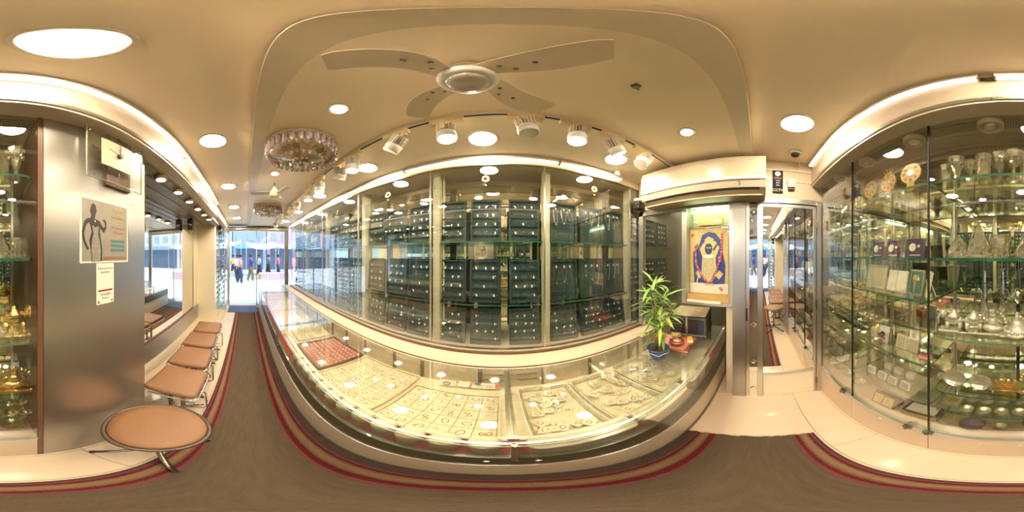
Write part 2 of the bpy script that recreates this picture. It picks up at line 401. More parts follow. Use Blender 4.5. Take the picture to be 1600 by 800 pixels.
B(1.365, 1.38, -.95, YS-.012, .40, 2.272).build('side_panel', 'mirrorg', cab)
for x in (.88, .36, -.13):
    for y in (-.945,):
        B(x-.006, x+.006, y-.004, y+.006, .40, 2.27).build('shelf_upright', 'alu', cab)
B(-.035, -.015, -.95, -.94, .40, 1.6).build('shelf_upright', 'dark', cab)
def gshelf(x0, x1, y0, y1, z, name='glass_shelf', parent=cab, t=.011, r=.045, edge='edge', right=False):
    poly = [(x0, y0), (x1, y0)]
    if right: poly = [(x0, y0), (x1, y0)]+[(x1-r+r*cos(R(a)), y1-r+r*sin(R(a))) for a in (0, 22, 45, 67, 90)]+[(x0+r-r*sin(R(a)), y1-r+r*cos(R(a))) for a in (0, 22, 45, 67, 90)]
    else: poly = [(x0, y0), (x1, y0), (x1, y1), (x0, y1)]
    n = len(poly); m = MB()
    vs = [(x, y, z-t) for x, y in poly]+[(x, y, z) for x, y in poly]
    fs = [tuple(range(n-1, -1, -1)), tuple(range(n, 2*n))]+[(k, (k+1) % n, n+(k+1) % n, n+k) for k in range(n)]
    m.add(vs, fs, [0, 0]+[1]*n)
    return m.build(name, ['shelf', edge], parent)
ZA = [1.93, 1.59, 1.21, .84, .67]; ZB = [1.94, 1.59, 1.40, 1.045, .695]; ZCs = [1.935, 1.592, 1.24, .872, .67, .51]
for z in ZA: gshelf(.93, 1.36, -.95, -.60, z, right=True)
for z in ZB: gshelf(.345, .915, -.95, -.60, z, right=True)
for z in ZCs: gshelf(-.168, .33, -.95, -.60, z, right=True)
for x, dx in ((.96, 0), (.42, 0), (.32, 0)):
    o = MB().box(-.022, .022, -.006, .018, -.012, .016).cyl((0, .018, 0), (0, .030, 0), .010, 10).build('lock', 'iron', cab, loc=(x, YS+.006, .395))

# steel panel and recess
pl = MB().box(-.79, -.194, -1.05, YS, 0.0, 2.272)
struct('wall_steel_panel', pl, 'steel')
rc = struct('wall_recess', B(-3.4, -.79, -1.05, -1.035, 0, 2.272), 'cream')
B(-3.4, -.79, -1.035, -1.022, .215, .53).build('steel_band', 'steel', rc)
B(-3.4, -.79, -1.035, -1.026, .02, .215).build('kick_panel', 'cream', rc)
mr_ = struct('window_1', MB().box(-3.05, -.80, -1.034, -1.028, .56, 2.26), 'mirror')
B(-3.07, -.80, -1.034, -1.018, .53, .56).build('mirror_frame', 'brownw', mr_)
B(-3.07, -3.05, -1.034, -1.018, .53, 2.27).build('mirror_frame', 'alu', mr_)
struct('wall_pillar', MB().box(-3.6, -3.4, -1.05, -.66, 0, 2.50), 'cream')
struct('wall_entrance_side', B(XW, -3.6, -1.05, -.70, 0, 2.54), 'cream')
B(-4.15, -3.62, -.70, -.694, .12, 2.3).build('mirror_panel', 'mirror', bpy.data.objects['wall_entrance_side'])
sc_ = thing('narrow_showcase', 'tall narrow glass showcase of trinkets by the shop entrance', 'showcase', (-4.6, -.62, 0))
B(-.42, .40, -.075, .075, 0, .14).build('base', 'cream', sc_)
B(-.42, .40, -.075, -.070, .14, 2.30).build('back_mirror', 'mirror', sc_)
for x in (-.41, .39): B(x-.01, x+.01, .06, .075, .14, 2.3).build('post', 'alu', sc_)
B(-.40, .38, .066, .071, .14, 2.30).build('glass_pane', 'glass', sc_)
B(-.42, .40, -.075, .075, 2.30, 2.34).build('top', 'cream', sc_)
tk = MB(); random.seed(5)
for k in range(14):
    B(-.40, .38, -.06, .06, .28+.145*k, .285+.145*k).build('shelf', 'shelf', sc_)
    for j in range(9):
        tk.ball((-.36+.085*j, random.uniform(-.02, .03), .285+.145*k+.02), .018, 6, mi=random.choice((0, 0, 1, 2)), sz=1.1, jit=.3)
tk.build('trinkets', ['silvers', 'brownw', 'golds'], sc_, kind='stuff')
def speaker(loc, label):
    o = thing('wall_speaker', label, 'speaker', loc)
    MB().rbox(-.05, .05, -.045, .045, -.2, 0, .01).build('cabinet', 'black', o)
    MB().lathe([(.034, 0), (.03, .004), (.01, .001)], 16).build('driver', 'iron', o, loc=(.051, 0, -.12), rot=(0, R(90), 0))
    B(-.012, .012, -.012, .012, -.0, .03).build('bracket', 'iron', o)
speaker((-2.62, -.92, 2.242), 'black wall speaker under the soffit beside the wall mirror')
speaker((-3.95, -.63, 2.33), 'black wall speaker above the entrance side mirror')

# wall clock
ck = thing('wall_clock', 'square glass wall clock with cream face on the steel panel', 'clock', (-.535, YS, 2.12), ON_SOUTH)
MB().box(-.08, .08, -.18, .15, 0, .02).build('backing_block', 'brownw', ck, loc=(.02, 0, 0))
B(-.175, .175, -.17, .16, .032, .037).build('glass_plate', 'glass', ck)
MB().box(-.177, -.175, -.17, .16, .031, .038).box(.175, .177, -.17, .16, .031, .038).box(-.175, .175, -.172, -.17, .031, .038).box(-.175, .175, .16, .162, .031, .038).build('plate_edge', 'edgel', ck)
B(-.10, .10, -.085, .085, .038, .041).build('face', pm('cream clock face', (.52, .44, .28), .5), ck, loc=(-.005, -.0, 0))
def hand(l, w_, ang, z):
    return MB().prism([(-w_, -.018), (w_, -.018), (w_*1.2, l*.6), (0, l), (-w_*1.2, l*.6)], z, z+.002).build('hand', 'black', ck, rot=(0, 0, R(-ang)))
hand(.055, .007, 50, .044); hand(.080, .0045, 3, .046); hand(.075, .001, -75, .048)
MB().lathe([(.012, .042), (.012, .05), (.003, .053)], 16).build('hub', 'black', ck)
tkm = MB().box(-.002, .002, -.009, .009, .0373, .0385).mesh('hour_mark', 'black')
for k in range(12):
    a = R(30*k); rr = .118 if k % 3 else .128
    ob('hour_mark', tkm, ck, (rr*sin(a)*1.0, rr*cos(a), 0), (0, 0, -a))
for s, x, y in (('12', 0, .10), ('3', .105, -.0), ('6', 0, -.105), ('9', -.135, 0)):
    ob('numeral', text_mesh(s, .03, 'iron'), ck, (x*1.1, y*1.1, .040))
for x in (-.16, .16): MB().lathe([(.004, .03), (.005, .036), (.001, .041)], 8).build('stud', 'chrome', ck, loc=(x, .12, 0))

# poster
po = thing('poster', 'grey jewellery poster of a dark figure with gold lettering on the steel panel', 'poster', (-.492, YS, 1.715), ON_SOUTH)
B(-.145, .145, -.145, .145, 0, .0015).build('sleeve', 'paper', po)
B(-.135, .137, -.137, .137, .0015, .0022).build('print', 'greyprint', po)
def flat(par, name, poly, layer, mat, sc=1, ox=0, oy=0):
    return MB().prism([(x*sc+ox, y*sc+oy) for x, y in poly], .0022+.0004*layer, .0026+.0004*layer).build(name, mat, par)
fig = pm('dark figure print', (.035, .025, .022), .35); gown = pm('silver gown print', (.30, .26, .22), .35, noise=.5, nscale=90)
flat(po, 'figure_body', [(-.085, -.137), (-.09, -.09), (-.098, -.05), (-.085, -.01), (-.095, .02), (-.10, .03), (-.115, .015), (-.125, -.02), (-.12, -.05), (-.10, -.085), (-.108, -.09), (-.132, -.045), (-.135, -.015), (-.125, .03), (-.112, .045), (-.092, .05), (-.088, .062), (-.094, .08), (-.09, .10), (-.085, .115), (-.075, .12), (-.064, .108), (-.06, .085), (-.066, .065), (-.07, .05), (-.045, .042), (-.02, .012), (-.012, .02), (-.014, .038), (-.028, .048), (-.012, .052), (-.003, .04), (-.004, .012), (-.018, -.012), (-.04, .01), (-.042, -.01), (-.034, -.05), (-.028, -.09), (-.03, -.137)], 1, fig)
flat(po, 'figure_gown', [(-.083, -.137), (-.088, -.09), (-.085, -.05), (-.076, -.015), (-.083, .015), (-.078, .018), (-.066, .008), (-.052, .018), (-.047, .012), (-.052, -.015), (-.042, -.05), (-.036, -.09), (-.038, -.137)], 2, gown)
flat(po, 'figure_necklace', [(-.074, .046), (-.068, .032), (-.062, .045), (-.068, .038)], 2, 'tag')
for i, (s, y, sz, mt) in enumerate((('Rahul', .105, .034, 'golds'), ('Jewellers', .072, .026, 'golds'), ('for elegance', .022, .019, 'copper'), ('& beauty', -.002, .019, 'copper'))):
    ob('lettering', text_mesh(s, sz, mt), po, (.075, y, .0028))
for y in (-.045, -.066, -.087): B(.025, .118, y-.007, y+.007, .0024, .0028).build('text_bar', 'teal', po)
B(-.02, .13, -.130, -.118, .0024, .0028).build('text_bar', 'copper', po)
st = thing('review_sticker', 'white paper sticker with shop name and dark red bar under the poster', 'sticker', (-.485, YS, 1.472), ON_SOUTH)
B(-.052, .052, -.095, .095, 0, .001).build('sheet', 'paper', st)
for s, y, sz, mt in (('Rahul and born', .072, .0145, 'grout'), ('Jewellers', .055, .0145, 'grout'), ('Google', -.048, .020, 'copper'), ('Review us', -.066, .010, 'grout')):
    ob('lettering', text_mesh(s, sz, mt), st, (0, y, .0012))
B(-.042, .042, -.034, -.026, .001, .0014).build('bar', 'red', st)
B(-.045, -.034, -.088, -.077, .001, .0014).build('corner_mark', 'grout', st)
B(.034, .045, -.088, -.079, .001, .0014).build('corner_mark', 'copper', st)
sm_ = thing('small_wall_sticker', 'tiny brown sticker right of the poster corner', 'sticker', (-.67, YS, 1.88), ON_SOUTH)
MB().prism([(-.02, 0), (0, .012), (.015, .004), (.002, .004)], 0, .001).build('mark', 'copper', sm_)

# ================================================================ EAST WALL (door side)
d2 = struct('door_2', MB().box(XE-.035, XE+.02, .104, .213, 0, 2.075), 'steel')
B(XE-.028, XE+.02, .072, .100, 0, 2.075).build('narrow_stile', 'alu', d2)
B(XE-.018, XE-.012, .004, .072, .43, 2.06).build('mirror_strip', 'mirror', d2)
B(XE-.020, XE+.0, .004, .072, 0.0, .43).build('strip_panel', 'cream', d2)
B(XE-.028, XE+.02, -.042, .002, 0, 2.075).build('stile', 'alu', d2)
B(XE-.030, XE-.022, .085, .10, 1.02, 1.14).build('latch', 'iron', d2)
for z in (.55, .98, 1.98, .15):
    o = MB().lathe([(.030, 0), (.020, .010), (.002, .011)], 4).build('bevelled_tile', 'mirror', d2, loc=(XE-.02, .038, z), rot=(0, R(-90), 0)); 
d3 = struct('door_3', MB().box(XE-.026, XE+.02, -.518, -.494, 0, 2.06).box(XE-.026, XE+.02, -.494, -.046, .36, .395).box(XE-.026, XE+.02, -.494, -.046, 2.035, 2.06), 'alu')
B(XE-.016, XE-.010, -.494, -.046, .395, 2.035).build('mirror_pane', 'mirror', d3)
B(XE-.020, XE+.0, -.494, -.046, .008, .36).build('lower_panel', 'cream', d3)
B(XE-.035, XE+.02, -.565, -.522, 0, 2.10).build('hinge_post', 'alu', d3)
for z in (.20, 1.15, 1.88): MB().cyl((XE-.036, -.520, z-.045), (XE-.036, -.520, z+.045), .008, 8).build('hinge', 'iron', d3)
# CCTV sign
sg = thing('cctv_sign', 'black sign with yellow CCTV lettering on wall right of air conditioner', 'sign', (XE-.010, -.173, 2.295), ON_EAST)
B(-.045, .045, -.118, .118, 0, .002).build('plate', pm('black sign', (.02, .022, .05), .8, spec=.15), sg)
MB().lathe([(.026, .002), (.026, .003)], 24).build('smiley_face', 'tag', sg, loc=(0, .083, 0))
MB().lathe([(.004, .003), (.004, .0036)], 8).build('eye', 'navy', sg, loc=(-.009, .09, 0)); MB().lathe([(.004, .003), (.004, .0036)], 8).build('eye', 'navy', sg, loc=(.009, .09, 0))
MB().tube([(.014*cos(a), .083+.014*sin(a), .0035) for a in [R(200+20*k) for k in range(8)]], .0015, 4).build('mouth', 'navy', sg)
for s, y, sz, mt in (('SMILE', .035, .028, 'orange'), ('YOU', .008, .020, 'tag'), ('ARE', -.016, .020, 'tag'), ('ON', -.042, .020, 'tag'), ('CCTV', -.092, .036, 'yellow')):
    ob('lettering', text_mesh(s, sz, mt), sg, (0, y, .0026))
sn = thing('wall_sensor', 'small beige wall sensor box right of the CCTV sign', 'sensor', (XE-.009, -.29, 2.27), ON_EAST)
MB().rbox(-.032, .032, -.04, .05, 0, .035, .008).build('body', 'beam', sn)
MB().rbox(-.026, .026, -.06, -.04, 0, .02, .006).build('lower_lens', 'brownw', sn); MB().lathe([(.008, 0), (.006, .03)], 10).build('knob', 'iron', sn, loc=(-.02, .052, 0))
dm = thing('dome_camera', 'small dark dome camera on ceiling above the mirrored door', 'camera', (1.24, -.29, ZS))
MB().lathe([(.052, 0), (.052, -.018), (.044, -.024)], 24).build('base', 'white', dm, True); MB().lathe([(.036, -.02), (.032, -.04), (.018, -.052), (.002, -.056)], 20).build('dome', 'black', dm, True)
MB().tube([(.05, 0, -.003), (.09, -.03, -.01), (.12, -.06, -.03), (.15, -.08, -.08), (.16, -.07, -.12)], .0035, 6).build('cable', 'beam', dm)
# shrine
shr = thing('wall_shrine', 'glass-fronted wall shrine lit green at the top, beside the mirrored door', 'shrine', (XE, .455, 1.14))
W0, W1 = -.245, .245
MB().box(-.02, .12, W0-.0, W0+.035, 0, .94).box(-.02, .12, W1-.05, W1, 0, .94).box(-.02, .12, W0+.035, W1-.05, 0, .035).box(-.02, .12, W0+.035, W1-.05, .915, .94).build('frame', 'alu', shr)
B(.12, .125, W0, W1, 0, .94).build('back_panel', pm('pale green shrine back', (.55, .62, .35), .5), shr)
B(-.004, .0, W0+.035, W1-.05, .035, .915).build('glass_pane', 'glass', shr)
MB().cyl((.03, W0+.05, .89), (.03, W1-.08, .89), .012, 10).build('tube_light', 'tubeg', shr)
B(-.01, .11, W0+.04, W1-.055, .035, .095).build('wooden_ledge', 'woody', shr)
B(-.032, -.02, W0+.11, W1-.06, .028, .048).build('white_ledge', 'white', shr)
pg_ = thing('deity_picture', 'ornate gold picture of a dark-faced deity in blue with garlands inside shrine', 'picture', (XE+.055, .455, 1.555), ON_EAST, scale=(1.04, 1.24, 1))
B(-.196, .182, -.255, .255, -.008, 0).build('gold_print', 'goldprint', pg_)
MB().box(-.206, -.194, -.265, .262, -.01, .008).box(.180, .190, -.265, .262, -.01, .008).box(-.194, .18, .25, .262, -.01, .008).box(-.194, .18, -.265, -.255, -.01, .008).build('frame', 'woody', pg_)
def flat2(name, poly, l, mat): return MB().prism(poly, .0006*l, .0006*l+.0006).build(name, mat, pg_)
def ell(cx, cy, rx, ry, n=20): return [(cx+rx*cos(2*pi*k/n), cy+ry*sin(2*pi*k/n)) for k in range(n)]
flat2('altar_floor', [(-.19, -.25), (.178, -.25), (.178, -.175), (-.19, -.175)], 1, 'paper')
flat2('blue_robe', [(-.14, -.17), (-.15, .0), (-.15, .07), (-.10, .10), (-.06, .20), (.0, .22), (.06, .21), (.11, .16), (.13, .06), (.155, -.03), (.15, -.17), (.05, -.18), (-.05, -.17)], 2, 'sky blue')
flat2('gold_mantle', [(-.085, .09), (-.045, .14), (.06, .15), (.10, .10), (.065, .02), (.075, -.10), (.03, -.165), (-.02, -.165), (-.07, -.11), (-.06, .03)], 3, 'goldprint')
flat2('jewelled_front', [(-.05, .03), (.05, .03), (.055, -.09), (.0, -.15), (-.055, -.09)], 4, pm('jewelled ivory', (.65, .52, .30), .4, noise=.6, nscale=120))
flat2('halo', ell(0, .095, .050, .062), 4, 'goldprint'); flat2('face', ell(0, .09, .036, .045), 5, pm('blue-black face', (.03, .04, .10), .4))
flat2('eye', ell(-.013, .098, .008, .004, 10), 6, 'tag'); flat2('eye', ell(.013, .098, .008, .004, 10), 6, 'tag'); flat2('mouth', ell(0, .068, .009, .003, 10), 6, 'rose')
flat2('crown', [(-.03, .13), (-.04, .16), (.0, .185), (.05, .165), (.035, .13)], 6, 'goldprint')
flat2('raised_arm', [(.05, .07), (.095, .13), (.075, .19), (.06, .185), (.075, .13), (.04, .09)], 5, pm('blue arm print', (.05, .06, .16), .4))
flat2('necklace', ell(0, .035, .05, .014), 5, 'tag')
gb = MB().ball((0, 0, 0), .011, 8, jit=.15).mesh('garland_flower', 'rose'); gb2 = MB().ball((0, 0, 0), .013, 8, jit=.15).mesh('garland_flower', 'pink')
for sx in (-1, 1):
    for k in range(17):
        t = k/16; x = sx*(.125-.015*t-.10*max(0, t-.45)**1.3*2); y = .20-.36*t if sx > 0 else .09-.25*t
        ob('garland_flower', gb if k % 3 else gb2, pg_, (x, y, .010), (0, 0, k))
for (x, y, m_) in ((-.125, .115, gb2), (-.11, .125, gb2), (.10, .02, gb2), (.115, .03, gb), (.11, -.205, gb), (.12, -.215, gb), (-.155, .20, gb)):
    ob('garland_flower', m_, pg_, (x, y, .012))
flat2('foot', ell(-.02, -.18, .02, .009, 10), 5, 'goldprint'); flat2('foot', ell(.03, -.18, .02, .009, 10), 5, 'goldprint')
flat2('staff_end', [(-.09, -.08), (-.125, -.19), (-.115, -.19), (-.082, -.08)], 6, 'paper'); flat2('side_cloth', [(.06, -.11), (.10, -.07), (.135, -.10), (.095, -.14)], 5, 'goldprint'); flat2('side_cloth', [(-.06, -.11), (-.10, -.06), (-.125, -.10), (-.085, -.14)], 5, 'goldprint')
up_ = thing('orange_panel_picture', 'orange card standing in the green-lit top of the shrine', 'picture', (XE+.09, .455, 1.955), ON_EAST, scale=(1, .6, 1))
B(-.12, .12, -.09, .09, 0, .004).build('card', pm('orange print', (.75, .45, .16), .5, noise=.3, nscale=30), up_)

# display end post and header by the alcove
struct('trim_6', MB().box(XE+.0, XE+.05, 1.20, 1.262, .76, 2.12).box(XE, XE+.05, .70, 1.262, 2.06, 2.12), 'alu')
bc = thing('corner_camera', 'black camera under a round white base in the corner by the air conditioner', 'camera', (1.34, 1.20, 2.25))
MB().lathe([(.055, 0), (.06, -.012), (.055, -.03), (.03, -.036)], 20).build('base', 'white', bc, True)
MB().rbox(-.05, .05, -.045, .045, -.125, -.036, .02).build('body', 'black', bc); MB().lathe([(.022, 0), (.02, -.01), (.005, -.012)], 14).build('lens', 'iron', bc, loc=(-.04, -.045, -.08), rot=(R(90), 0, 0))
MB().tube([(0, 0, -.125), (0, 0, -.155)], .003, 6).build('cord', 'black', bc); MB().ball((0, 0, -.168), .014, 10).build('plug', 'black', bc, True)
bu = thing('bullet_camera', 'small white bullet camera on the ceiling above the display wall corner', 'camera', (1.02, 1.185, ZC))
MB().lathe([(.03, 0), (.03, -.008), (.012, -.012), (.010, -.03)], 16).build('mount', 'white', bu, True)
MB().cyl((.04, .03, -.035), (-.035, -.03, -.055), .022, 16).build('barrel', 'white', bu, True); MB().cyl((-.034, -.029, -.0548), (-.040, -.034, -.056), .018, 16).build('lens', 'black', bu)

# air conditioner
ac = thing('air_conditioner', 'long cream split air conditioner above the shrine and door', 'air conditioner', (XE, .485, 2.09))
pr = [(0, 0), (0, .37), (-.16, .37), (-.195, .355), (-.215, .30), (-.222, .12), (-.205, .055), (-.13, .0)]
m = MB(); m.loft([[(x, y, z) for x, z in pr] for y in (-.545, .545)]); m.build('body', 'ac', ac)
m = MB(); m.loft([[(x, y, z) for x, z in [(-.217, .305), (-.2245, .13), (-.228, .13), (-.224, .30), (-.205, .36), (-.20, .355)]] for y in (-.545, .545)]); m.build('front_panel', 'ac', ac)
B(-.2285, -.2225, -.545, .545, .122, .150).build('silver_band', pm('pale lilac band', (.60, .56, .58), .3), ac)
m = MB(); m.loft([[(x, y, z) for x, z in [(-.222, .108), (-.208, .055), (-.211, .052), (-.226, .106)]] for y in (-.50, .46)]); m.build('louvre', 'ac', ac)
m = MB(); m.loft([[(x, y, z) for x, z in [(-.2225, .114), (-.2225, .108), (-.215, .108), (-.215, .114)]] for y in (-.50, .48)]); m.build('louvre_gap', 'dark', ac)
m = MB(); m.loft([[(x, y, z) for x, z in [(-.212, .052), (-.206, .040), (-.19, .04), (-.2, .052)]] for y in (-.50, .50)]); m.build('louvre_gap', 'dark', ac)
B(-.19, 0, -.52, .50, -.012, .0).build('underside', 'acd', ac)
for y in (-.35, -.352): MB().prism([(-.008, 0), (.008, 0), (0, -.014)], 0, .002).build('mark', 'dark', ac, loc=(-.2265, y, .098 if y == -.35 else .078), rot=(R(90), 0, R(-90)))
B(-.2262, -.2232, .09, .17, .178, .184).build('maker_plate', 'beam', ac)
MB().tube([(-.05, -.10, .372), (-.08, -.12, .40), (-.11, -.16, .39), (-.10, -.22, .37), (-.06, -.24, .375)], .003, 6).build('cable', 'ivory', ac)

# ================================================================ CEILING FITTINGS
def downlight(big=True):
    o = thing('downlight', 'round recessed ceiling downlight', 'light')
    if big:
        MB().lathe([(.082, -.002), (.084, -.006), (.100, -.008), (.104, -.004), (.104, 0)], 40).build('trim_ring', 'white', o, True)
        MB().lathe([(.083, -.001), (.083, -.0045)], 36).build('diffuser', 'lampw', o)
    else:
        MB().lathe([(.034, -.001), (.036, -.006), (.050, -.008), (.054, -.004), (.054, 0)], 28).build('trim_ring', 'alu', o, True)
        MB().lathe([(.033, -.001), (.033, -.0045)], 24).build('lens', 'spot', o)
    return o
dl = downlight(); ds = downlight(False)
dls = [(-.125, -.225, ZS, 'largest round ceiling downlight, above the clock and glass cabinet'), (.865, -.214, ZS, 'round ceiling downlight between air conditioner and south led batten'),
       (-1.08, -.222, ZS, 'round ceiling downlight above the nearest square stool'), (-2.05, -.218, ZS, 'second south aisle downlight left of the beam, above square stools'),
       (-3.02, -.215, ZS, 'third south aisle downlight towards the entrance'), (-3.94, -.217, ZS, 'last south aisle downlight, nearest the entrance shutter'),
       (-.12, 1.02, ZC, 'round downlight above the central display bay behind the fan'), (.86, 1.02, ZC, 'round downlight above the necklace boards near air conditioner'),
       (-1.10, 1.02, ZC, 'round downlight above the display bay left of centre'), (-2.09, 1.02, ZC, 'north row downlight above the third display bay left of centre'),
       (-3.07, 1.02, ZC, 'north row downlight beyond the second chandelier'), (-4.05, 1.02, ZC, 'north row downlight nearest the entrance'), (1.86, 1.02, ZC, 'added unseen downlight brightening the alcove behind the air conditioner')]  # the alcove one is unseen, added to brighten the dark alcove
for i, (x, y, z, lab) in enumerate(dls):
    if i == 0: dl.location = (x, y, z); dl['label'] = lab; dl['group'] = 'large ceiling downlights'
    else: dup(dl, (x, y, z), label=lab, group='large ceiling downlights')
dss = [(-.60, .385, 'small silver-rimmed spotlight left of the big ceiling fan'), (.86, .40, 'small silver-rimmed spotlight above the air conditioner'), (-1.60, .29, 'small spotlight between the two crystal chandeliers')]
for i, (x, y, lab) in enumerate(dss):
    if i == 0: ds.location = (x, y, ZC); ds['label'] = lab; ds['group'] = 'small ceiling spotlights'
    else: dup(ds, (x, y, ZC), label=lab, group='small ceiling spotlights')
hk = thing('ceiling_hook', 'small dark bracket on the bare ceiling right of the fan', 'bracket', (.38, .353, ZC))
MB().box(-.012, .012, -.012, .012, -.02, 0).cyl((-.02, 0, -.02), (.02, .004, -.022), .006, 8).build('hook', 'iron', hk); MB().lathe([(.012, -.022), (.010, -.032), (.004, -.033)], 10).build('knob', 'iron', hk)

# big ceiling fan
fn = thing('ceiling_fan', 'large cream four-bladed ceiling fan with round white hub', 'fan', (-.082, .388, ZC))
MB().lathe([(.03, 0), (.05, -.02), (.05, -.05), (.025, -.07), (.02, -.10)], 20).build('canopy', 'white', fn, True)
MB().lathe([(.03, -.10), (.062, -.115), (.075, -.14), (.077, -.165), (.072, -.178), (.058, -.186), (.05, -.183)], 36).build('hub', 'white', fn, True)
MB().lathe([(.057, -.178), (.054, -.193), (.042, -.204), (.02, -.210), (.002, -.211)], 32).build('glass_cap', pm('grey domed cap', (.50, .45, .36), .12, coat=.6), fn, True)
bl = MB(); n = 12; top, bot = [], []
for k in range(n+1):
    t = k/n; x = .06+.25*t; wd = .030+.022*sin(min(1, t*1.3)*pi/2); yc = .030*sin(t*pi)*1.0-.01
    if t > .93: wd *= .86
    top.append((x, yc-wd*1.0)); bot.append((x, yc+wd))
pol = top+bot[::-1]; n2 = len(pol)
vs = [(x, y, .004+.10*0-(y)*.22) for x, y in pol]+[(x, y, 0-(y)*.22) for x, y in pol]
bl.add(vs, [tuple(range(n2)), tuple(range(2*n2-1, n2-1, -1))]+[(k, n2+k, n2+(k+1) % n2, (k+1) % n2) for k in range(n2)])
blm = bl.mesh('blade', 'fan'); scm = MB().lathe([(.006, 0), (.006, -.003), (.002, -.005)], 10).mesh('screw', 'iron')
for a in (-126, -40, 144, 40):
    b_ = ob('blade', blm, fn, (0, 0, -.145), (0, 0, R(a)))
    for x, y in ((.10, .0), (.12, .03), (.17, .02)): ob('screw', scm, b_, (x, y, -.001-y*.22))
# far fan
f2 = thing('ceiling_fan', 'small far ceiling fan with tapered hub in front of second chandelier', 'fan', (-1.85, .33, ZC), (0, 0, R(20)))
MB().cyl((0, 0, 0), (0, 0, -.06), .006, 8).build('rod', 'iron', f2); MB().lathe([(.012, -.04), (.035, -.09), (.05, -.13), (.065, -.15), (.065, -.185), (.045, -.205), (.002, -.21)], 24).build('hub', 'ivory', f2, True)
for a in (0, 120, 240): MB().box(.05, .27, -.035, .035, -.148, -.144).build('blade', 'fan', f2, rot=(R(8), 0, R(a)))

# chandeliers
def chandelier(loc, label):
    o = thing('crystal_chandelier', label, 'chandelier', loc, group='flush crystal chandeliers')
    MB().lathe([(.255, 0), (.258, -.012), (.25, -.022), (.20, -.024)], 48).build('rim', 'white', o, True)
    MB().lathe([(.235, -.02), (.23, -.05), (.17, -.085), (.09, -.10), (.002, -.105)], 32).build('mirror_dish', pm('smoky dish', (.72, .60, .44), .3), o, True)
    rod = MB().lathe([(.008, 0), (.017, -.012), (.017, -.070), (.010, -.085), (.002, -.092)], 6).mesh('crystal_rod', 'crystalv')
    tip = MB().lathe([(.002, 0), (.011, -.012), (.013, -.02), (.002, -.04)], 6).mesh('crystal_tip', 'drop')
    for k in range(34):
        a = 2*pi*k/34; ob('crystal_rod', rod, o, (.243*cos(a), .243*sin(a), -.022), (0, 0, a)); ob('crystal_tip', tip, o, (.236*cos(a+.09), .236*sin(a+.09), -.085), (0, 0, a))
    pet = MB().prism([(.05, -.006), (.13, -.019), (.18, -.019), (.195, 0), (.18, .019), (.13, .019), (.05, .006)], -.004, .004).mesh('glass_petal', glassy('amber petal', (.85, .75, .55), .25, .7, .08, (1, .9, .7), (.55, .40, .20), .45))
    for k in range(22): ob('glass_petal', pet, o, (0, 0, -.155), (0, R(-22), 2*pi*k/22))
    random.seed(3)
    for ring, (rr, nn, z) in enumerate(((.15, 24, -.125), (.075, 14, -.145), (.035, 7, -.155))):
        for k in range(nn):
            a = 2*pi*k/nn+ring; ob('crystal_drop', tip, o, (rr*cos(a), rr*sin(a), z+random.uniform(-.006, .006)), (0, 0, a))
    return o
chandelier((-1.08, .386, ZC), 'nearer round crystal chandelier hung with glass rods, left of the fan')
chandelier((-2.92, .40, ZC), 'farther round crystal chandelier near the entrance, behind the small fan')

# track and spotlights
trk = thing('lighting_track', 'long white ceiling lighting track with dark slot above the counter', 'track', (0, .735, ZC))
B(-4.6, 1.40, -.018, .018, -.03, 0).build('rail', 'white', trk); B(-4.6, 1.39, -.006, .006, -.0315, -.03).build('slot', 'dark', trk)
finm = None
def track_spot(loc, rz, tilt, lit, label, long=False):
    o = thing('track_spotlight', label, 'spotlight', loc, (0, 0, R(rz)), group='track spotlights over the counter')
    B(-.085, .085, -.016, .016, -.036, 0).build('adapter', 'ivory', o)
    MB().cyl((.06, 0, -.036), (.06, 0, -.050), .018, 12).box(-.0, .075, -.008, .008, -.058, -.048).box(-.004, .008, -.05, .05, -.062, -.052).build('arm', 'ivory', o)
    MB().box(-.008, .012, .044, .052, -.135, -.055).build('arm', 'ivory', o)
    hd = MB().lathe([(.040, .0), (.047, -.003), (.050, -.012), (.050, -.052), (.046, -.057), (.044, -.050)], 24).build('housing', 'white', o, True, loc=(.004, -.01, -.128), rot=(R(0), R(tilt), 0))
    MB().lathe([(.020, .055), (.020, 0)], 12).build('core', 'iron', hd)
    global finm
    if finm is None: finm = MB().box(-.049, .049, -.0018, .0018, .0, .066).mesh('fin', 'white')
    for k in range(10): ob('fin', finm, hd, rot=(0, 0, pi*k/10))
    MB().lathe([(.044, -.054), (.044, -.0555)], 24).build('lens', 'spot' if lit else 'silvers', hd)
    return o
TZ = ZC-.03
sp = [(-.56, 0, 38, 0, 'track spotlight turned sideways, left of the lit one beside central downlight'), (-.26, 180, 4, 1, 'lit track spotlight left of the central north downlight'),
      (.11, 0, -10, 0, 'unlit upright track spotlight right of the central north downlight'), (.36, 0, 4, 1, 'lit track spotlight, third from the air conditioner'),
      (.60, 0, -35, 1, 'lit tilted track spotlight, second from the air conditioner'), (.86, 0, 35, 0, 'unlit track spotlight next to the air conditioner'),
      (-.95, 0, 3, 1, 'lit track spotlight just right of the near chandelier'), (-1.13, 180, -25, 0, 'tilted unlit track spotlight touching the near chandelier outline'),
      (-1.50, 0, 0, 1, 'lit track spotlight below left of the near chandelier'), (-1.80, 0, 0, 1, 'lit track spotlight right of the small far fan'),
      (-2.25, 0, 20, 0, 'track spotlight, nearest in cluster beyond the small fan'), (-2.55, 180, 30, 0, 'track spotlight, second in cluster beyond the small fan'),
      (-2.9, 0, 10, 0, 'track spotlight, third in cluster beyond the small fan'), (-3.3, 180, 10, 0, 'track spotlight, fourth in cluster beyond the small fan'), (-3.9, 0, 0, 0, 'track spotlight nearest the entrance shutter')]
for x, rz, ti_, lit, lab in sp: track_spot((x, .735, TZ), rz, ti_, lit, lab)

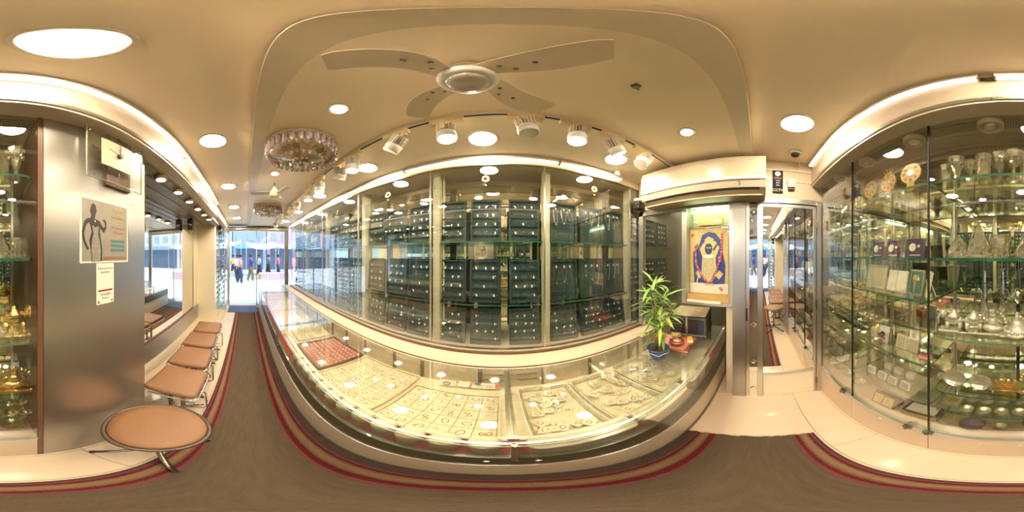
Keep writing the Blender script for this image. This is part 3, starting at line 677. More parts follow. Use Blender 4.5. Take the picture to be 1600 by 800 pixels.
# ================================================================ NORTH DISPLAY WALL
YN = 1.28
fn_ = struct('trim_7', B(-4.6, XN, YN-.002, 1.66, 2.405, ZC), 'cream')
B(-4.6, XN, YN-.012, YN+.002, 2.398, 2.41).build('edge_trim', 'oliv', fn_)
dw = thing('display_wall', 'long mirrored glass display wall with sliding panes behind the counter', 'display case', (0, 0, 0))
BX = [-4.44, -3.49, -2.545, -1.60, -.60, .345, 1.29, 2.38]
BX = [-4.44, -3.48, -2.52, -1.55, -.60, .345, 1.29, 2.38]
B(-4.5, XN, 1.615, 1.625, .77, 2.345).build('back_mirror', 'mirrorg', dw); B(-4.5, XN, 1.612, 1.625, 2.345, 2.404).build('back_panel', 'cream', dw)
B(-4.5, XN, YN-.02, 1.62, .735, .768).build('base_board', 'cream2', dw)
B(-4.5, XN, YN-.028, YN+.008, .768, .785).build('bottom_rail', 'alu', dw)
B(-4.5, XN, YN-.040, YN-.022, .745, .755).build('bottom_rail', 'brownw', dw)
for i in range(len(BX)-1):
    a, b = BX[i], BX[i+1]
    B(a+.002, b-.002, YN, YN+.006, .785, 2.405).build('glass_pane', 'glassd', dw)
    B(a-.006, a+.006, YN-.004, YN+.012, .785, 2.405).build('mullion', 'alu', dw)
    if i: MB().box(a+.0, a+.062, 1.34, 1.40, .785, 2.405).box(a+.07, a+.085, 1.40, 1.43, .785, 2.405).build('pillar', pm('pale green pillar', (.58, .56, .38), .3), dw)
    for z in (1.725, 1.185): gshelf(a+.07, b-.004, 1.33, 1.612, z, parent=dw, edge='edge')
    B(a+.07, b, 1.60, 1.612, 2.10, 2.115).build('top_rail', 'oliv', dw)
    xm = (a+b)/2
    o = thing('glass_ornament', 'pale %s star ornament hanging at the top of the %s display bay' % ('flower', ['entrance', 'second', 'third', 'fourth', 'central', 'necklace', 'alcove'][i]), 'ornament', (xm, YN-.004, 2.255), ON_NORTH, group='star ornaments on the display glass')
    for k in range(8): MB().ball((0, 0, 0), .012, 8, sz=.25).build('petal', 'brass', o, loc=(.024*cos(k*pi/4), .024*sin(k*pi/4), 0))
    MB().tube([(.015*cos(q*pi/6), .015*sin(q*pi/6), 0) for q in range(12)], .002, 5, closed=True).build('ring', 'brass', o)
    MB().ball((0, -.06, 0), .010, 8, sz=.3).cyl((0, -.03, 0), (0, -.05, 0), .0012, 5).build('pendant', 'brass', o)

# boards
BW, BH = .262, .375
def board_base(o):
    MB().rbox(-BW/2, BW/2, -.0, BH, 0, .010, .008, 3).build('backing', 'green', o, rot=(R(90), 0, 0))
    t = .016
    MB().box(-BW/2, -BW/2+t, -.032, 0, 0, BH).box(BW/2-t, BW/2, -.032, 0, 0, BH).box(-BW/2+t, BW/2-t, -.032, 0, 0, t).box(-BW/2+t, BW/2-t, -.032, 0, BH-t, BH).build('rim', 'green', o)
def ear_board(seed):
    random.seed(seed)
    o = thing('earring_board', 'x', 'display board'); board_base(o)
    ej = MB()
    for r_ in range(4):
        z = .066+.079*r_
        MB().loft([[(x, -.012, z-.026), (x, -.024, z-.020), (x, -.024, z-.006), (x, -.012, z+.006)] for x in (-BW/2+.018, BW/2-.018)]).build('ledge', 'green2', o)
        for c in range(3):
            x = (c-1)*.072+random.uniform(-.006, .006)
            for dx in (-.011, .011):
                k = random.random()
                if k < .6: ej.ball((x+dx, -.028, z+.010), .0045, 6, sz=1.5, mi=0)
                else: ej.tube([(x+dx+.006*cos(q*pi/4), -.028, z+.010+.008*sin(q*pi/4)) for q in range(8)], .0012, 4, closed=True, mi=0)
            if random.random() < .6:
                an = random.uniform(-.6, .6); mt = Matrix.Translation((x+random.uniform(-.006, .01), -.030, z+.0)) @ Matrix.Rotation(an, 4, 'Y')
                ej.box(-.0055, .0055, -.001, .001, -.011, .011, mi=1, mat=mt)
    ej.build('earrings', ['jewel', 'tag'], o, kind='stuff'); return o
def neck_board(seed):
    random.seed(seed)
    o = thing('necklace_board', 'x', 'display board'); board_base(o)
    for c in range(3):
        x = (c-1)*.068+random.uniform(-.008, .008); wd = random.uniform(.018, .028); dp = random.uniform(.11, .2); z0 = BH-.045
        pts = [(x+wd*cos(a), -.018, z0+dp*sin(a)) for a in [pi+pi*q/14 for q in range(15)]]
        MB().tube(pts, .0016, 5).build('necklace', 'jewel', o)
        MB().box(x-.006, x+.006, -.022, -.020, z0-.03, z0-.008).build('price_tag', 'tag', o)
        MB().ball((x, -.020, z0-dp-.006), .007, 8).build('pendant', 'jewel', o)
    return o
protos = [ear_board(11), ear_board(12), ear_board(13)]; nproto = [neck_board(21), neck_board(22)]
used = set()
bayname = ['bay nearest the entrance', 'second bay from the entrance', 'third bay from the entrance', 'bay left of the central bay', 'central bay facing the camera', 'bay left of the potted palm', 'alcove bay behind the potted palm']
posn = ['left', 'middle', 'right']; rown = ['bottom', 'middle', 'top']
OFF = {5: (.215, .515, .80), 4: (.155, .46, .795)}
for i in range(7):
    a = BX[i]; offs = OFF.get(i, (.20, .49, .79))
    for r_, (zs, lean) in enumerate(((.770, 9), (1.1865, 4), (1.7265, 4))):
        for c in range(3):
            nk = (i == 5 and r_ > 0)
            P_ = nproto[c % 2] if nk else protos[(i+r_*2+c) % 3]
            lab = 'dark green %s board, %s of three on %s shelf, %s' % ('necklace' if nk else 'earring', posn[c], rown[r_], bayname[i])
            loc = (a+offs[c]+random.uniform(-.006, .006), 1.405 if r_ else 1.385, zs+.003)
            rot = (R(-lean), 0, R(random.uniform(-1.5, 1.5)))
            grp = 'green boards on the %s display shelf' % rown[r_]
            sc = (1, 1, 1) if r_ else (1, 1, .93)
            if P_.name not in used:
                used.add(P_.name); kk = KIDS.setdefault(P_.name, [(c_, list(c_.children)) for c_ in P_.children])
                P_.location = loc; P_.rotation_euler = rot; P_['label'] = lab; P_['group'] = grp; P_.scale = sc
            else: dup(P_, loc, rot, lab, grp, sc)
# board added inside the display, standing in for a street sign's reflection
hs = thing('sign_stand_in', 'black board standing in for a reflected street sign, green word and pink strip', 'sign', (-2.90, 1.312, 1.89), ON_NORTH)
B(-.37, .37, -.16, .16, 0, .012).build('board', 'navy', hs); B(.26, .37, -.16, .16, .012, .014).build('pink_strip', 'pink', hs)
ob('lettering', text_mesh('Boys', .17, 'yellow'), hs, (-.02, .04, .013)); ob('lettering', text_mesh('the new look', .06, 'tag'), hs, (-.06, -.10, .013))
B(-.36, .24, -.155, -.135, .012, .0135).build('stripe', 'tag', hs)

# ================================================================ COUNTER
ct = thing('display_counter', 'long glass-topped jewellery counter on a cream base', 'counter', (0, 0, 0))
CX0, CX1, CY0, CY1, CT = -4.7, 1.83, .372, 1.04, .74
B(CX0, CX1, CY0+.004, CY1, 0, .335).build('base', 'cream', ct)
B(CX0, CX1, CY0-.004, CY0+.02, .335, .528).build('front_rail', pm('grey green rail', (.10, .105, .06), .25, .2), ct)
B(CX0, CX1, CY0-.008, CY0-.004, .338, .346).build('rail_lip', 'alu', ct)
B(CX0, CX1, CY0+.02, .50, .34, .53).build('red_floor', 'red', ct); B(CX0, CX1, .50, CY1, .34, .53).build('cream_floor', 'padw', ct)
B(CX0, CX1, CY1, CY1+.012, 0, .735).build('back_panel', pm('pale door panel', (.72, .62, .44), .3, noise=.1, nscale=3), ct)
XJ = [CX0, -3.85, -1.91, .03, CX1]
for i in range(4):
    a, b = XJ[i]+.002, XJ[i+1]-.002
    MB().box(a, b, CY0-.006, CY1+.03, CT-.010, CT).build('top_glass', 'glasst', ct)
    B(a, b, CY0, CY0+.006, .53, CT-.011).build('front_glass', 'glasst', ct)
    B(a, b, CY0-.0075, CY0-.006, CT-.010, CT).build('glass_edge', 'edgel', ct)
for x in XJ[1:4]:
    B(x-.008, x+.008, CY0-.006, CY0+.02, .45, CT-.012).build('bracket', 'oliv', ct); B(x-.016, x+.016, .42, 1.03, .70, .722).build('bracket', 'oliv', ct)
    MB().box(x-.012, x+.012, 1.02, 1.04, .53, .73).build('bracket', 'alu', ct)
    MB().lathe([(.014, 0), (.014, .006), (.004, .008)], 12).build('bolt', 'chrome', ct, loc=(x, 1.018, .66), rot=(R(90), 0, 0))
for x in (-.035, .085, -1.85): MB().lathe([(.010, 0), (.008, .006), (.002, .007)], 12).build('lock_button', 'chrome', ct, loc=(x, CY0-.004, .45), rot=(R(90), 0, 0))
B(CX1, CX1+.008, CY0, CY1, .335, CT).build('end_glass', 'glasst', ct)
k = 0
for x in (-2.6, -2.2, -1.75, -1.45, -1.15, -.80, -.55, -.14, .27, .62, 1.02):
    B(x-.011, x+.011, 1.028, 1.04, .535, .725).build('divider', 'grout', ct)
for x in (-.12, .10):
    for z_ in (.67, .61): MB().box(x+.0, x+.13, 1.034, 1.04, z_, z_+.003).build('label_line', 'grout', ct)
# ledge between counter and display
lg = struct('trim_8', B(-4.7, XN, 1.062, 1.262, .60, .728), 'cream2')
xs_ = [-4.7, -3.4, -2.3, -1.35, -.42, .53, 1.45, 2.4]
for i in range(len(xs_)-1): B(xs_[i]+.001, xs_[i+1]-.001, 1.062, 1.26, .728, .738).build('marble_slab', 'cream2', lg)
B(-4.7, XN, 1.054, 1.062, .70, .742).build('wood_edge', 'brownw', lg)

cl = thing('counter_led_strip', 'thin warm led strip inside the counter along its front top edge', 'light', (0, CY0+.018, CT-.014))
MB().box(CX0+.05, CX1-.05, -.006, .006, -.004, .002).build('channel', 'alu', cl)
for i in range(4): B(XJ[i]+.02, XJ[i+1]-.02, -.0045, .0045, -.006, -.004).build('led_diffuser', em('counter led', (1, .86, .55), 3.5), cl)
# trays in the counter
random.seed(9)
padm = MB().rbox(-.040, .040, -.036, .036, 0, .012, .006, 3).mesh('ring_pad', 'padw')
ringm_ = MB().tube([(.010*cos(a), .0, .012+.010*sin(a)+.004) for a in [2*pi*k/12 for k in range(12)]], .0016, 5, closed=True).ball((0, 0, .028), .004, 6).mesh('ring', 'silvers')
brm = MB().tube([(.020*cos(a), .014*sin(a), .015) for a in [2*pi*k/16 for k in range(16)]], .0022, 5, closed=True).mesh('bangle', 'silvers')
chm = MB().tube([(.020*sin(a*1.0), .012*sin(2*a), .015) for a in [2*pi*k/20 for k in range(20)]], .0018, 5, closed=True).mesh('chain', 'brass')
def pad_tray(x0, x1, y0, y1, label, nx, ny, rot=0):
    x0, x1, y0, y1 = x0*1.05, x1*1.05, y0*1.05, y1*1.04
    cx, cy = (x0+x1)/2, (y0+y1)/2; hx, hy = (x1-x0)/2, (y1-y0)/2
    o = thing('ring_tray', label, 'tray', (cx, cy, .5315), (0, 0, R(rot)), group='cream jewellery trays in the counter')
    MB().box(-hx, hx, -hy, hy, 0, .006).box(-hx, hx, -hy, -hy+.008, .006, .022).box(-hx, hx, hy-.008, hy, .006, .022).box(-hx, -hx+.008, -hy+.008, hy-.008, .006, .022).box(hx-.008, hx, -hy+.008, hy-.008, .006, .022).build('tray_base', 'padw', o)
    for i in range(nx):
        for j in range(ny):
            x = -hx+.012+(2*hx-.024)*(i+.5)/nx; y = -hy+.012+(2*hy-.024)*(j+.5)/ny
            sx = (2*hx-.024)/nx/.0815; sy = (2*hy-.024)/ny/.0735
            p = ob('ring_pad', padm, o, (x, y, .006)); p.scale = (sx, sy, 1)
            ob(('ring', 'bangle', 'chain')[k_ := random.choice((0, 1, 1, 2))], (ringm_, brm, chm)[k_], o, (x+random.uniform(-.008, .008), y+random.uniform(-.008, .008), .006), (0, 0, random.uniform(0, 6)))
    return o
pad_tray(-1.045, -.525, .47, .97, 'cream jewellery tray of ring pads beside the red pearl tray', 6, 6)
pad_tray(-.50, -.005, .47, .87, 'cream jewellery tray left of the counter bracket', 6, 5)
pad_tray(-2.12, -1.66, .56, .98, 'greenish jewellery tray left of the red pearl tray', 4, 4)
pad_tray(-2.75, -2.20, .46, .98, 'cream jewellery tray, third left of the red pearl tray', 5, 5)
pad_tray(-3.5, -2.85, .46, .98, 'cream jewellery tray towards the entrance end of counter', 5, 5)
pad_tray(-4.5, -3.95, .46, .98, 'cream jewellery tray at the entrance end of counter', 5, 5)
# red pearl tray
rt = thing('pearl_tray', 'wooden tray with rows of pearl studs on red velvet in the counter', 'tray', (-1.40, .775, .5315))
MB().box(-.25, .25, -.22, .22, 0, .012).build('velvet', pm('faded red velvet', (.42, .13, .08), .7, noise=.2, nscale=20), rt)
MB().box(-.262, -.25, -.232, .232, 0, .03).box(.25, .262, -.232, .232, 0, .03).box(-.25, .25, -.232, -.22, 0, .03).box(-.25, .25, .22, .232, 0, .03).build('rim', 'brownw', rt)
prl = MB().ball((0, 0, .017), .0085, 8).mesh('pearl', 'tag')
for i in range(11):
    for j in range(9): ob('pearl', prl, rt, (-.225+.045*i, -.19+.0475*j, 0))
# price cards
pc = thing('price_card', 'white card with red stripe and printed number behind cream tray', 'card', (-.14, .985, .55), (R(62), 0, 0))
B(-.13, .13, 0, .052, 0, .002).build('card', 'paper', pc); ob('lettering', text_mesh('£22 - 510', .024, 'grout'), pc, (.035, .022, .0024))
MB().prism([(-.065, .0), (-.05, .0), (-.036, .052), (-.051, .052)], .002, .0026).build('stripe', 'pink', pc); B(.10, .128, .004, .048, .002, .0026).build('stripe', 'pink', pc); MB().lathe([(.014, .002), (.014, .0026)], 18, sx=1.6).build('logo', 'teal', pc, loc=(-.01, .042, 0)) 
pc2 = thing('price_card', 'white card with round blue print at the left end of price card row', 'card', (-.345, .975, .55), (R(62), 0, R(4)))
B(-.055, .06, 0, .05, 0, .002).build('card', 'paper', pc2); MB().tube([(.022*cos(a), .02+.012*sin(a), .003) for a in [2*pi*k/16 for k in range(16)]], .003, 5, closed=True).build('logo', 'sky blue', pc2)
# jars on the red floor
def jar(loc, label, s=1):
    o = thing('plastic_jar', label, 'jar', loc, group='clear plastic jars at the counter front')
    MB().lathe([(.038, 0), (.044, .006), (.047, .03), (.047, .06), (.049, .062), (.047, .066), (.047, .085), (.045, .09)], 24).build('body', glassy('clear plastic', (.93, .92, .86), .12, .6, .15, (1, 1, 1), (.75, .68, .52), .35), o, True)
    MB().lathe([(.048, .088), (.049, .092), (.049, .112), (.046, .118), (.03, .120), (.002, .120)], 24).build('lid', pm('translucent cream lid', (.46, .42, .27), .3), o, True)
    MB().lathe([(.0495, .098), (.0505, .100), (.0495, .102)], 24, cap=False).build('lid_rim', 'edgel', o, True)
    return o
j0 = None; jl = ['first', 'second', 'third', 'fourth', 'fifth', 'sixth', 'seventh', 'eighth', 'ninth', 'tenth', 'eleventh', 'twelfth']
for i, x in enumerate((-.045, -.16, -.272, -.385, -.497, -.61, -.723, -.835, -.95, -1.065, -1.18, -1.295)):
    lab = 'clear round lidded jar in counter front, %s to the left of the bracket' % jl[i]
    if j0 is None: j0 = jar((x*1.0, .434, .5305), lab)
    else: dup(j0, (x, .434+random.uniform(-.003, .003), .5305), label=lab)
# plastic tubs right of bracket
tubm = glassy('clear tub plastic', (.94, .93, .88), .10, .6, .12, (1, 1, 1), (.8, .72, .55), .25)
def tub(x0, x1, y0, y1, z, h, label, n, grp):
    o = thing('plastic_tub', label, 'tub', ((x0+x1)/2, (y0+y1)/2, z), group='clear tubs in the counter')
    hx, hy = (x1-x0)/2, (y1-y0)/2; r = .03
    def ring(i, zz): 
        out = []
        for cx, cy, a0 in ((hx-r, hy-r, 0), (-hx+r, hy-r, 90), (-hx+r, -hy+r, 180), (hx-r, -hy+r, 270)):
            for k in range(5): a = R(a0+22.5*k); out.append((cx+(r-i)*cos(a), cy+(r-i)*sin(a), zz))
        return out
    m = MB().loft([ring(.012, 0), ring(.004, h*.9), ring(0, h), ring(.006, h), ring(.012, h*.9), ring(.018, .004)]); m.build('tub', tubm, o); MB().rbox(-hx+.02, hx-.02, -hy+.02, hy-.02, .004, .0075, .02, 3, tr=.001).build('liner', 'padw', o)
    MB().tube(ring(0, h+.001), .003, 6, closed=True).build('lip', 'paper', o, True)
    for k in range(n):
        px, py = random.uniform(-hx+.05, hx-.05), random.uniform(-hy+.05, hy-.05)
        q = dup(pk0, (o.location.x+px, o.location.y+py, z+.008+.011*(k % 4)), (random.uniform(-.12, .12), random.uniform(-.12, .12), random.uniform(0, 6)), label='small cream jewellery packet lying among others in '+grp, group='packets in '+grp)
        if k % 3 == 1: q.scale = (.8, 1.1, 1)
pk0 = thing('jewellery_packet', 'small cream jewellery packet on the counter floor behind the bracket', 'packet', (.05, .94, .531), group='packets in the counter')
MB().rbox(-.030, .030, -.024, .024, 0, .006, .006, 2).build('sachet', glassy('sachet', (.95, .93, .85), .2, .6, .1, (1, 1, 1), (.9, .80, .58), .6), pk0)
MB().tube([(.014*cos(a), .010*sin(a), .008) for a in [2*pi*k/10 for k in range(10)]], .002, 4, closed=True).build('bangle', 'jewel', pk0)
tub(.095, .40, .49, .97, .5315, .045, 'clear tub of jewellery packets just right of counter bracket', 34, 'tub beside the bracket')
tub(.425, .755, .49, .97, .5315, .045, 'clear tub of jewellery packets in the middle of the right counter', 34, 'middle tub of the right counter')
tub(.78, 1.15, .50, .99, .5315, .045, 'clear tub of jewellery packets under the potted palm', 34, 'tub under the potted palm')
for i, (a, b) in enumerate(((.07, .44), (.47, .86), (.92, 1.30))):
    o = thing('storage_box', 'long translucent storage box on red counter floor, %s to the right of bracket' % jl[i], 'box', ((a+b)/2, .434, .5305), group='long boxes on the counter floor')
    MB().rbox(-(b-a)/2, (b-a)/2, -.048, .048, 0, .085, .03, 5).build('body', tubm, o); MB().rbox(-(b-a)/2-.003, (b-a)/2+.003, -.051, .051, .085, .10, .03, 5).build('lid', glassy('lid', (.9, .9, .8), .2, .6, .15, (1, 1, 1), (.7, .66, .48), .5), o)
px_ = thing('pen', 'white pen lying on papers under the glass right of the palm pot', 'pen', (1.16, .60, .62), (0, 0, R(20)))
MB().cyl((-.05, 0, 0), (.06, 0, 0), .005, 8).build('barrel', 'paper', px_); MB().cyl((.06, 0, 0), (.072, 0, 0), .005, 8, r2=.001).build('tip', 'iron', px_)
px_.location = (1.22, .62, .5365)

# ================================================================ COUNTER TOP: plant, tray, box
pt = thing('potted_palm', 'blue ceramic pot with a leafy bamboo palm on the glass counter', 'plant', (.985, .69, CT))
MB().lathe([(.052, 0), (.058, .004), (.070, .05), (.079, .092), (.082, .100), (.085, .104), (.083, .110), (.077, .108), (.074, .09)], 32).build('pot', 'blue', pt, True)
MB().lathe([(.076, .088), (.05, .094), (.002, .098)], 20).build('soil', 'soil', pt)
wv = MB()
for q in range(5):
    pts = []
    for k in range(9):
        a = q*2*pi/5+k/8*2*pi/5; z = .060+.018*abs(sin((k/8)*pi)); pts.append((.0757*cos(a)*(1+(z-.06)*1.5), .0757*sin(a)*(1+(z-.06)*1.5), z))
    wv.tube(pts, .0025, 5)
wv.build('painted_wave', 'paper', pt)
random.seed(31)
def leafmesh(l, w_, mat, droop):
    m = MB(); vs = []; n = 7
    for k in range(n+1):
        t = k/n; ww = w_*sin(pi*min(1, t*.93+.05))**.8*(1-.25*t); x = l*t; z = -droop*t*t*l
        vs += [(x, -ww, z+ww*.35), (x, 0, z), (x, ww, z+ww*.35)]
    fs = []
    for k in range(n):
        o_ = 3*k; fs += [(o_, o_+3, o_+4, o_+1), (o_+1, o_+4, o_+5, o_+2)]
    return m.add(vs, fs).mesh('leaf', mat, True)
lms = [leafmesh(.15, .013, 'leaf', .5), leafmesh(.12, .014, 'leaf2', .7), leafmesh(.17, .012, 'leaf', .25), leafmesh(.10, .016, 'leaf', .9), leafmesh(.09, .019, 'leaf3', .5)]
stems = []
for i in range(11):
    a = random.uniform(0, 2*pi); b = .018+.03*random.random(); h = random.uniform(.36, .60) if i < 8 else random.uniform(.22, .32)
    dx, dy = random.gauss(0, .075), random.gauss(0, .075); x0, y0 = b*cos(a), b*sin(a)
    pts = [(x0+dx*(t**1.6), y0+dy*(t**1.6), .09+h*t) for t in [q/7 for q in range(8)]]
    MB().tube(pts, .0048, 6, r2=.0022).build('stem', 'stem', pt, True); stems.append(pts)
nl = 0
for i, pts in enumerate(stems):
    for t in ([3, 4, 5, 5.6, 6, 6.3, 6.6, 6.8, 7, 7]):
        k = min(6, int(t)); p = Vector(pts[k]).lerp(Vector(pts[k+1]), t-k)
        az = random.uniform(0, 2*pi); el = random.uniform(-.1, 1.15) if t > 5 else random.uniform(.0, .7)
        lm = lms[random.choice((0, 0, 1, 2, 2, 3))] if nl != 37 else lms[4]
        o = ob('leaf', lm, pt, p, Euler((random.uniform(-.4, .4), -el, az), 'XYZ')); s = random.uniform(.7, 1.2); o.scale = (s, s, s); nl += 1
ob('leaf', lms[4], pt, (.02, -.03, .36), (0, -.2, R(-110)))

ty = thing('offering_tray', 'metal prayer tray holding pink cloth between the palm and black box', 'tray', (1.275, .735, CT), (0, 0, R(6)))
MB().box(-.14, .14, -.19, .19, .0, .004).box(-.14, .14, -.19, -.184, .004, .016).box(-.14, .14, .184, .19, .004, .016).box(-.14, -.134, -.184, .184, .004, .016).box(.134, .14, -.184, .184, .004, .016).build('tray', 'copper', ty)
MB().prism([(-.12, -.15), (.10, -.17), (.12, .12), (.0, .17), (-.12, .14)], .004, .009).build('cloth', 'pink', ty)
bw = thing('copper_bowl', 'copper bowl with lid on the prayer tray', 'bowl', (1.26, .68, CT+.01))
MB().lathe([(.045, 0), (.062, .015), (.070, .035), (.066, .038), (.04, .03)], 28).build('bowl', 'copper', bw, True)
MB().lathe([(.058, .036), (.045, .05), (.02, .055), (.012, .064), (.014, .072), (.002, .076)], 24).build('lid', 'copper', bw, True)
sb_ = thing('silver_bowl', 'small silver bowl stacked behind the copper bowl on prayer tray', 'bowl', (1.335, .735, CT+.01))
MB().lathe([(.030, 0), (.035, .03), (.055, .055), (.052, .058), (.03, .04)], 24).build('bowl', 'silvers', sb_, True)
MB().ball((0, 0, .05), .03, 10, sz=.5, jit=.1).build('offering', 'orange', sb_)
op = thing('orange_packet', 'orange and white packet on the right edge of prayer tray', 'packet', (1.36, .60, CT+.01), (0, R(-8), R(30)))
MB().box(-.06, .06, -.022, .022, 0, .012).build('carton', 'orange', op); B(-.045, -.01, -.0225, .0225, -.0005, .0125).build('label', 'paper', op)
pp = thing('pink_envelope', 'pink envelope on the prayer tray nearest the palm pot', 'envelope', (1.19, .80, CT+.01), (0, 0, R(50)))
MB().box(-.06, .06, -.035, .035, 0, .006).build('envelope', 'pink', pp); MB().prism([(-.06, .035), (.06, .035), (0, -.005)], .006, .007).build('flap', 'rose', pp)
inc = thing('incense_stick', 'dark upright incense stick rising from the prayer tray', 'incense', (1.30, .665, CT+.088))
MB().cyl((0, 0, -.01), (.006, .004, .13), .0016, 6).build('stick', 'iron', inc)
pb = thing('small_flower_bunch', 'dried red and brown flowers at the far left of prayer tray', 'flowers', (1.32, .86, CT+.01))
for k in range(9): MB().ball((0, 0, 0), .014, 7, jit=.25).build('flower', random.choice(('rose', 'brownw', 'pink')), pb, loc=(random.uniform(-.035, .035), random.uniform(-.035, .035), .014+.01*(k % 2)))
# black zipped organiser
bx = thing('organiser_box', 'black clear-windowed storage case at the far end of the counter', 'box', (1.63, .705, CT), (0, 0, R(8)), scale=(1, 1, 1.13))
MB().rbox(-.17, .17, -.19, .19, .004, .205, .02, 4, tr=.006).build('liner', pm('grey green cloth', (.20, .21, .16), .6), bx)
MB().box(-.175, -.171, -.175, -.015, .03, .18).box(-.175, -.171, .015, .175, .03, .18).build('window', 'black', bx)
MB().box(-.15, -.02, -.195, -.191, .03, .18).box(.02, .15, -.195, -.191, .03, .18).build('window', 'black', bx)
for pts in ([(-.178, -.197, .01), (-.178, .197, .01), (.178, .197, .01), (.178, -.197, .01)], [(-.178, -.197, .208), (-.178, .197, .208), (.178, .197, .208), (.178, -.197, .208)]):
    MB().tube(pts, .006, 6, closed=True).build('piping', 'black', bx)
for x, y in ((-.176, -.195), (-.176, .195), (.176, -.195)): MB().cyl((x, y, .01), (x, y, .208), .005, 6).build('piping', 'iron', bx)
MB().box(-.165, .165, -.185, .185, .206, .212).build('top_film', pm('crinkled film', (.55, .42, .26), .15, noise=.4, nscale=14, bump=.8, bscale=14), bx)
MB().box(-.176, -.174, -.165, -.12, .05, .16).build('contents', 'navy', bx)
B(-.18, -.176, -.008, .008, .02, .2).build('zip', 'alu', bx)

# ================================================================ STOOLS
def leg_base(o, R_=.205):
    for a in (42, 138, 222, 318):
        ca, sa = cos(R(a)), sin(R(a))
        MB().tube([(.0, 0, .07), (.06*ca, .06*sa, .068), (.15*ca, .15*sa, .035), (R_*ca, R_*sa, .012)], .012, 8).build('leg', 'iron', o, True)
        MB().lathe([(.015, 0), (.016, .01), (.012, .014)], 10).build('foot_cap', 'black', o, loc=(R_*ca, R_*sa, 0))
def stool(loc, rz, label, rnd=False):
    o = thing('padded_stool', label, 'stool', loc, (0, 0, R(rz)), group=None if rnd else 'square padded stools by the recess')
    SH = .53
    if rnd:
        MB().lathe([(.002, SH-.045), (.17, SH-.045), (.192, SH-.04), (.197, SH-.02), (.190, SH-.008), (.14, SH-.002), (.002, SH)], 44).build('seat_cushion', 'tan', o, True)
        MB().tube([(.205*cos(2*pi*k/44), .205*sin(2*pi*k/44), SH-.028) for k in range(44)], .011, 8, closed=True).build('seat_rim', pm('dark bronze rim', (.10, .07, .05), .3, .3), o, True)
        MB().cyl((0, 0, .07), (0, 0, SH-.045), .022, 16).build('post', 'chrome', o, True)
        MB().box(-.19, .19, -.012, .012, SH-.056, SH-.045).box(-.012, .012, -.19, .19, SH-.056, SH-.045).build('cross_bracket', 'iron', o)
        leg_base(o, .245)
    else:
        MB().rbox(-.185, .185, -.18, .18, SH-.055, SH, .045, 6, tr=.022).build('seat_cushion', 'tan', o, True)
        pts = []
        for cx, cy, a0 in ((.145, .14, 0), (-.145, .14, 90), (-.145, -.14, 180), (.145, -.14, 270)):
            for k in range(5): a = R(a0+22.5*k); pts.append((cx+.047*cos(a), cy+.047*sin(a), SH-.052))
        MB().tube(pts, .008, 8, closed=True).build('seat_rim', 'chrome', o, True)
        for s in (-.045, .045): B(-.012+.02, .012+.02, s-.014, s+.014, .06, SH-.055).build('post', 'iron', o)
        B(-.04, .08, -.075, .075, SH-.063, SH-.055).build('mount_plate', 'iron', o); B(-.0, .04, -.065, .065, .06, .085).build('base_bracket', 'iron', o)
        leg_base(o)
        MB().tube([(.03, .03, .24), (.03, .16, .24), (.01, .20, .235), (-.03, .20, .235)], .006, 6).build('footrest', 'chrome', o, True)
        MB().tube([(.04, .05, SH-.07), (.04, .17, SH-.07), (.04, .205, SH-.10), (.04, .21, .22), (.04, .18, .19), (.04, .05, .19)], .007, 8).build('footrest', 'chrome', o, True)
    return o
s0 = stool((-1.045, -.46, 0), 2, 'tan square padded stool, the one behind the round stool')
for x, y, r_, lab in ((-1.455, -.50, 2, 'tan square padded stool, second in the row of four'), (-1.865, -.53, 2, 'tan square padded stool, third in the row of four'), (-2.275, -.535, 2, 'tan square padded stool, fourth and nearest the pillar')):
    dup(s0, (x, y, 0), (0, 0, R(r_)), lab)
stool((-.545, -.333, 0), 0, 'round tan padded stool with dark metal rim in front of the steel panel', True)

# ================================================================ CABINET CONTENTS
random.seed(77)
def vase(x, y, z, h, r, lab, mat='crystal', kind=0):
    o = thing('crystal_vase', lab, 'vase', (x, y, z), (0, 0, random.uniform(0, 3)), group='crystal pieces on the top shelf')
    pr = [[(.5, 0), (.55, .05), (.3, .16), (.25, .3), (.6, .6), (.85, .8), (1, 1), (.92, 1), (.7, .8), (.4, .6), (.1, .35)],
          [(.6, 0), (.7, .04), (.75, .3), (.8, .7), (1, .97), (.9, .97), (.68, .7), (.6, .3), (.5, .1)],
          [(.7, 0), (.75, .06), (.2, .14), (.15, .40), (.5, .52), (.9, .7), (.95, .9), (.85, 1), (.78, 1), (.8, .72), (.3, .56)]][kind]
    h *= .85; r *= 1.15
    MB().lathe([(a*r, b*h) for a, b in pr], 10).build('body', mat, o)
    m = MB()
    for k in range(10): a = 2*pi*(k+.5)/10; m.lathe([(.002, 0), (.009, h*.08), (.002, h*.16)], 4, mat=Matrix.Translation((r*.80*cos(a), r*.80*sin(a), h*.62)))
    m.build('cut_facets', 'drop', o); return o
for i, (x, h, r, kd) in enumerate(((.30, .15, .038, 1), (.245, .17, .036, 0), (.185, .16, .035, 2), (.125, .17, .034, 1), (.06, .19, .040, 0), (.0, .19, .036, 2), (-.055, .20, .036, 1), (-.11, .21, .036, 0))):
    vase(x, -.70+.03*(i % 2), ZCs[0], h, r, 'crystal vase on the top cabinet shelf, %s from the gold lattice ornaments' % orde[i], kind=kd)
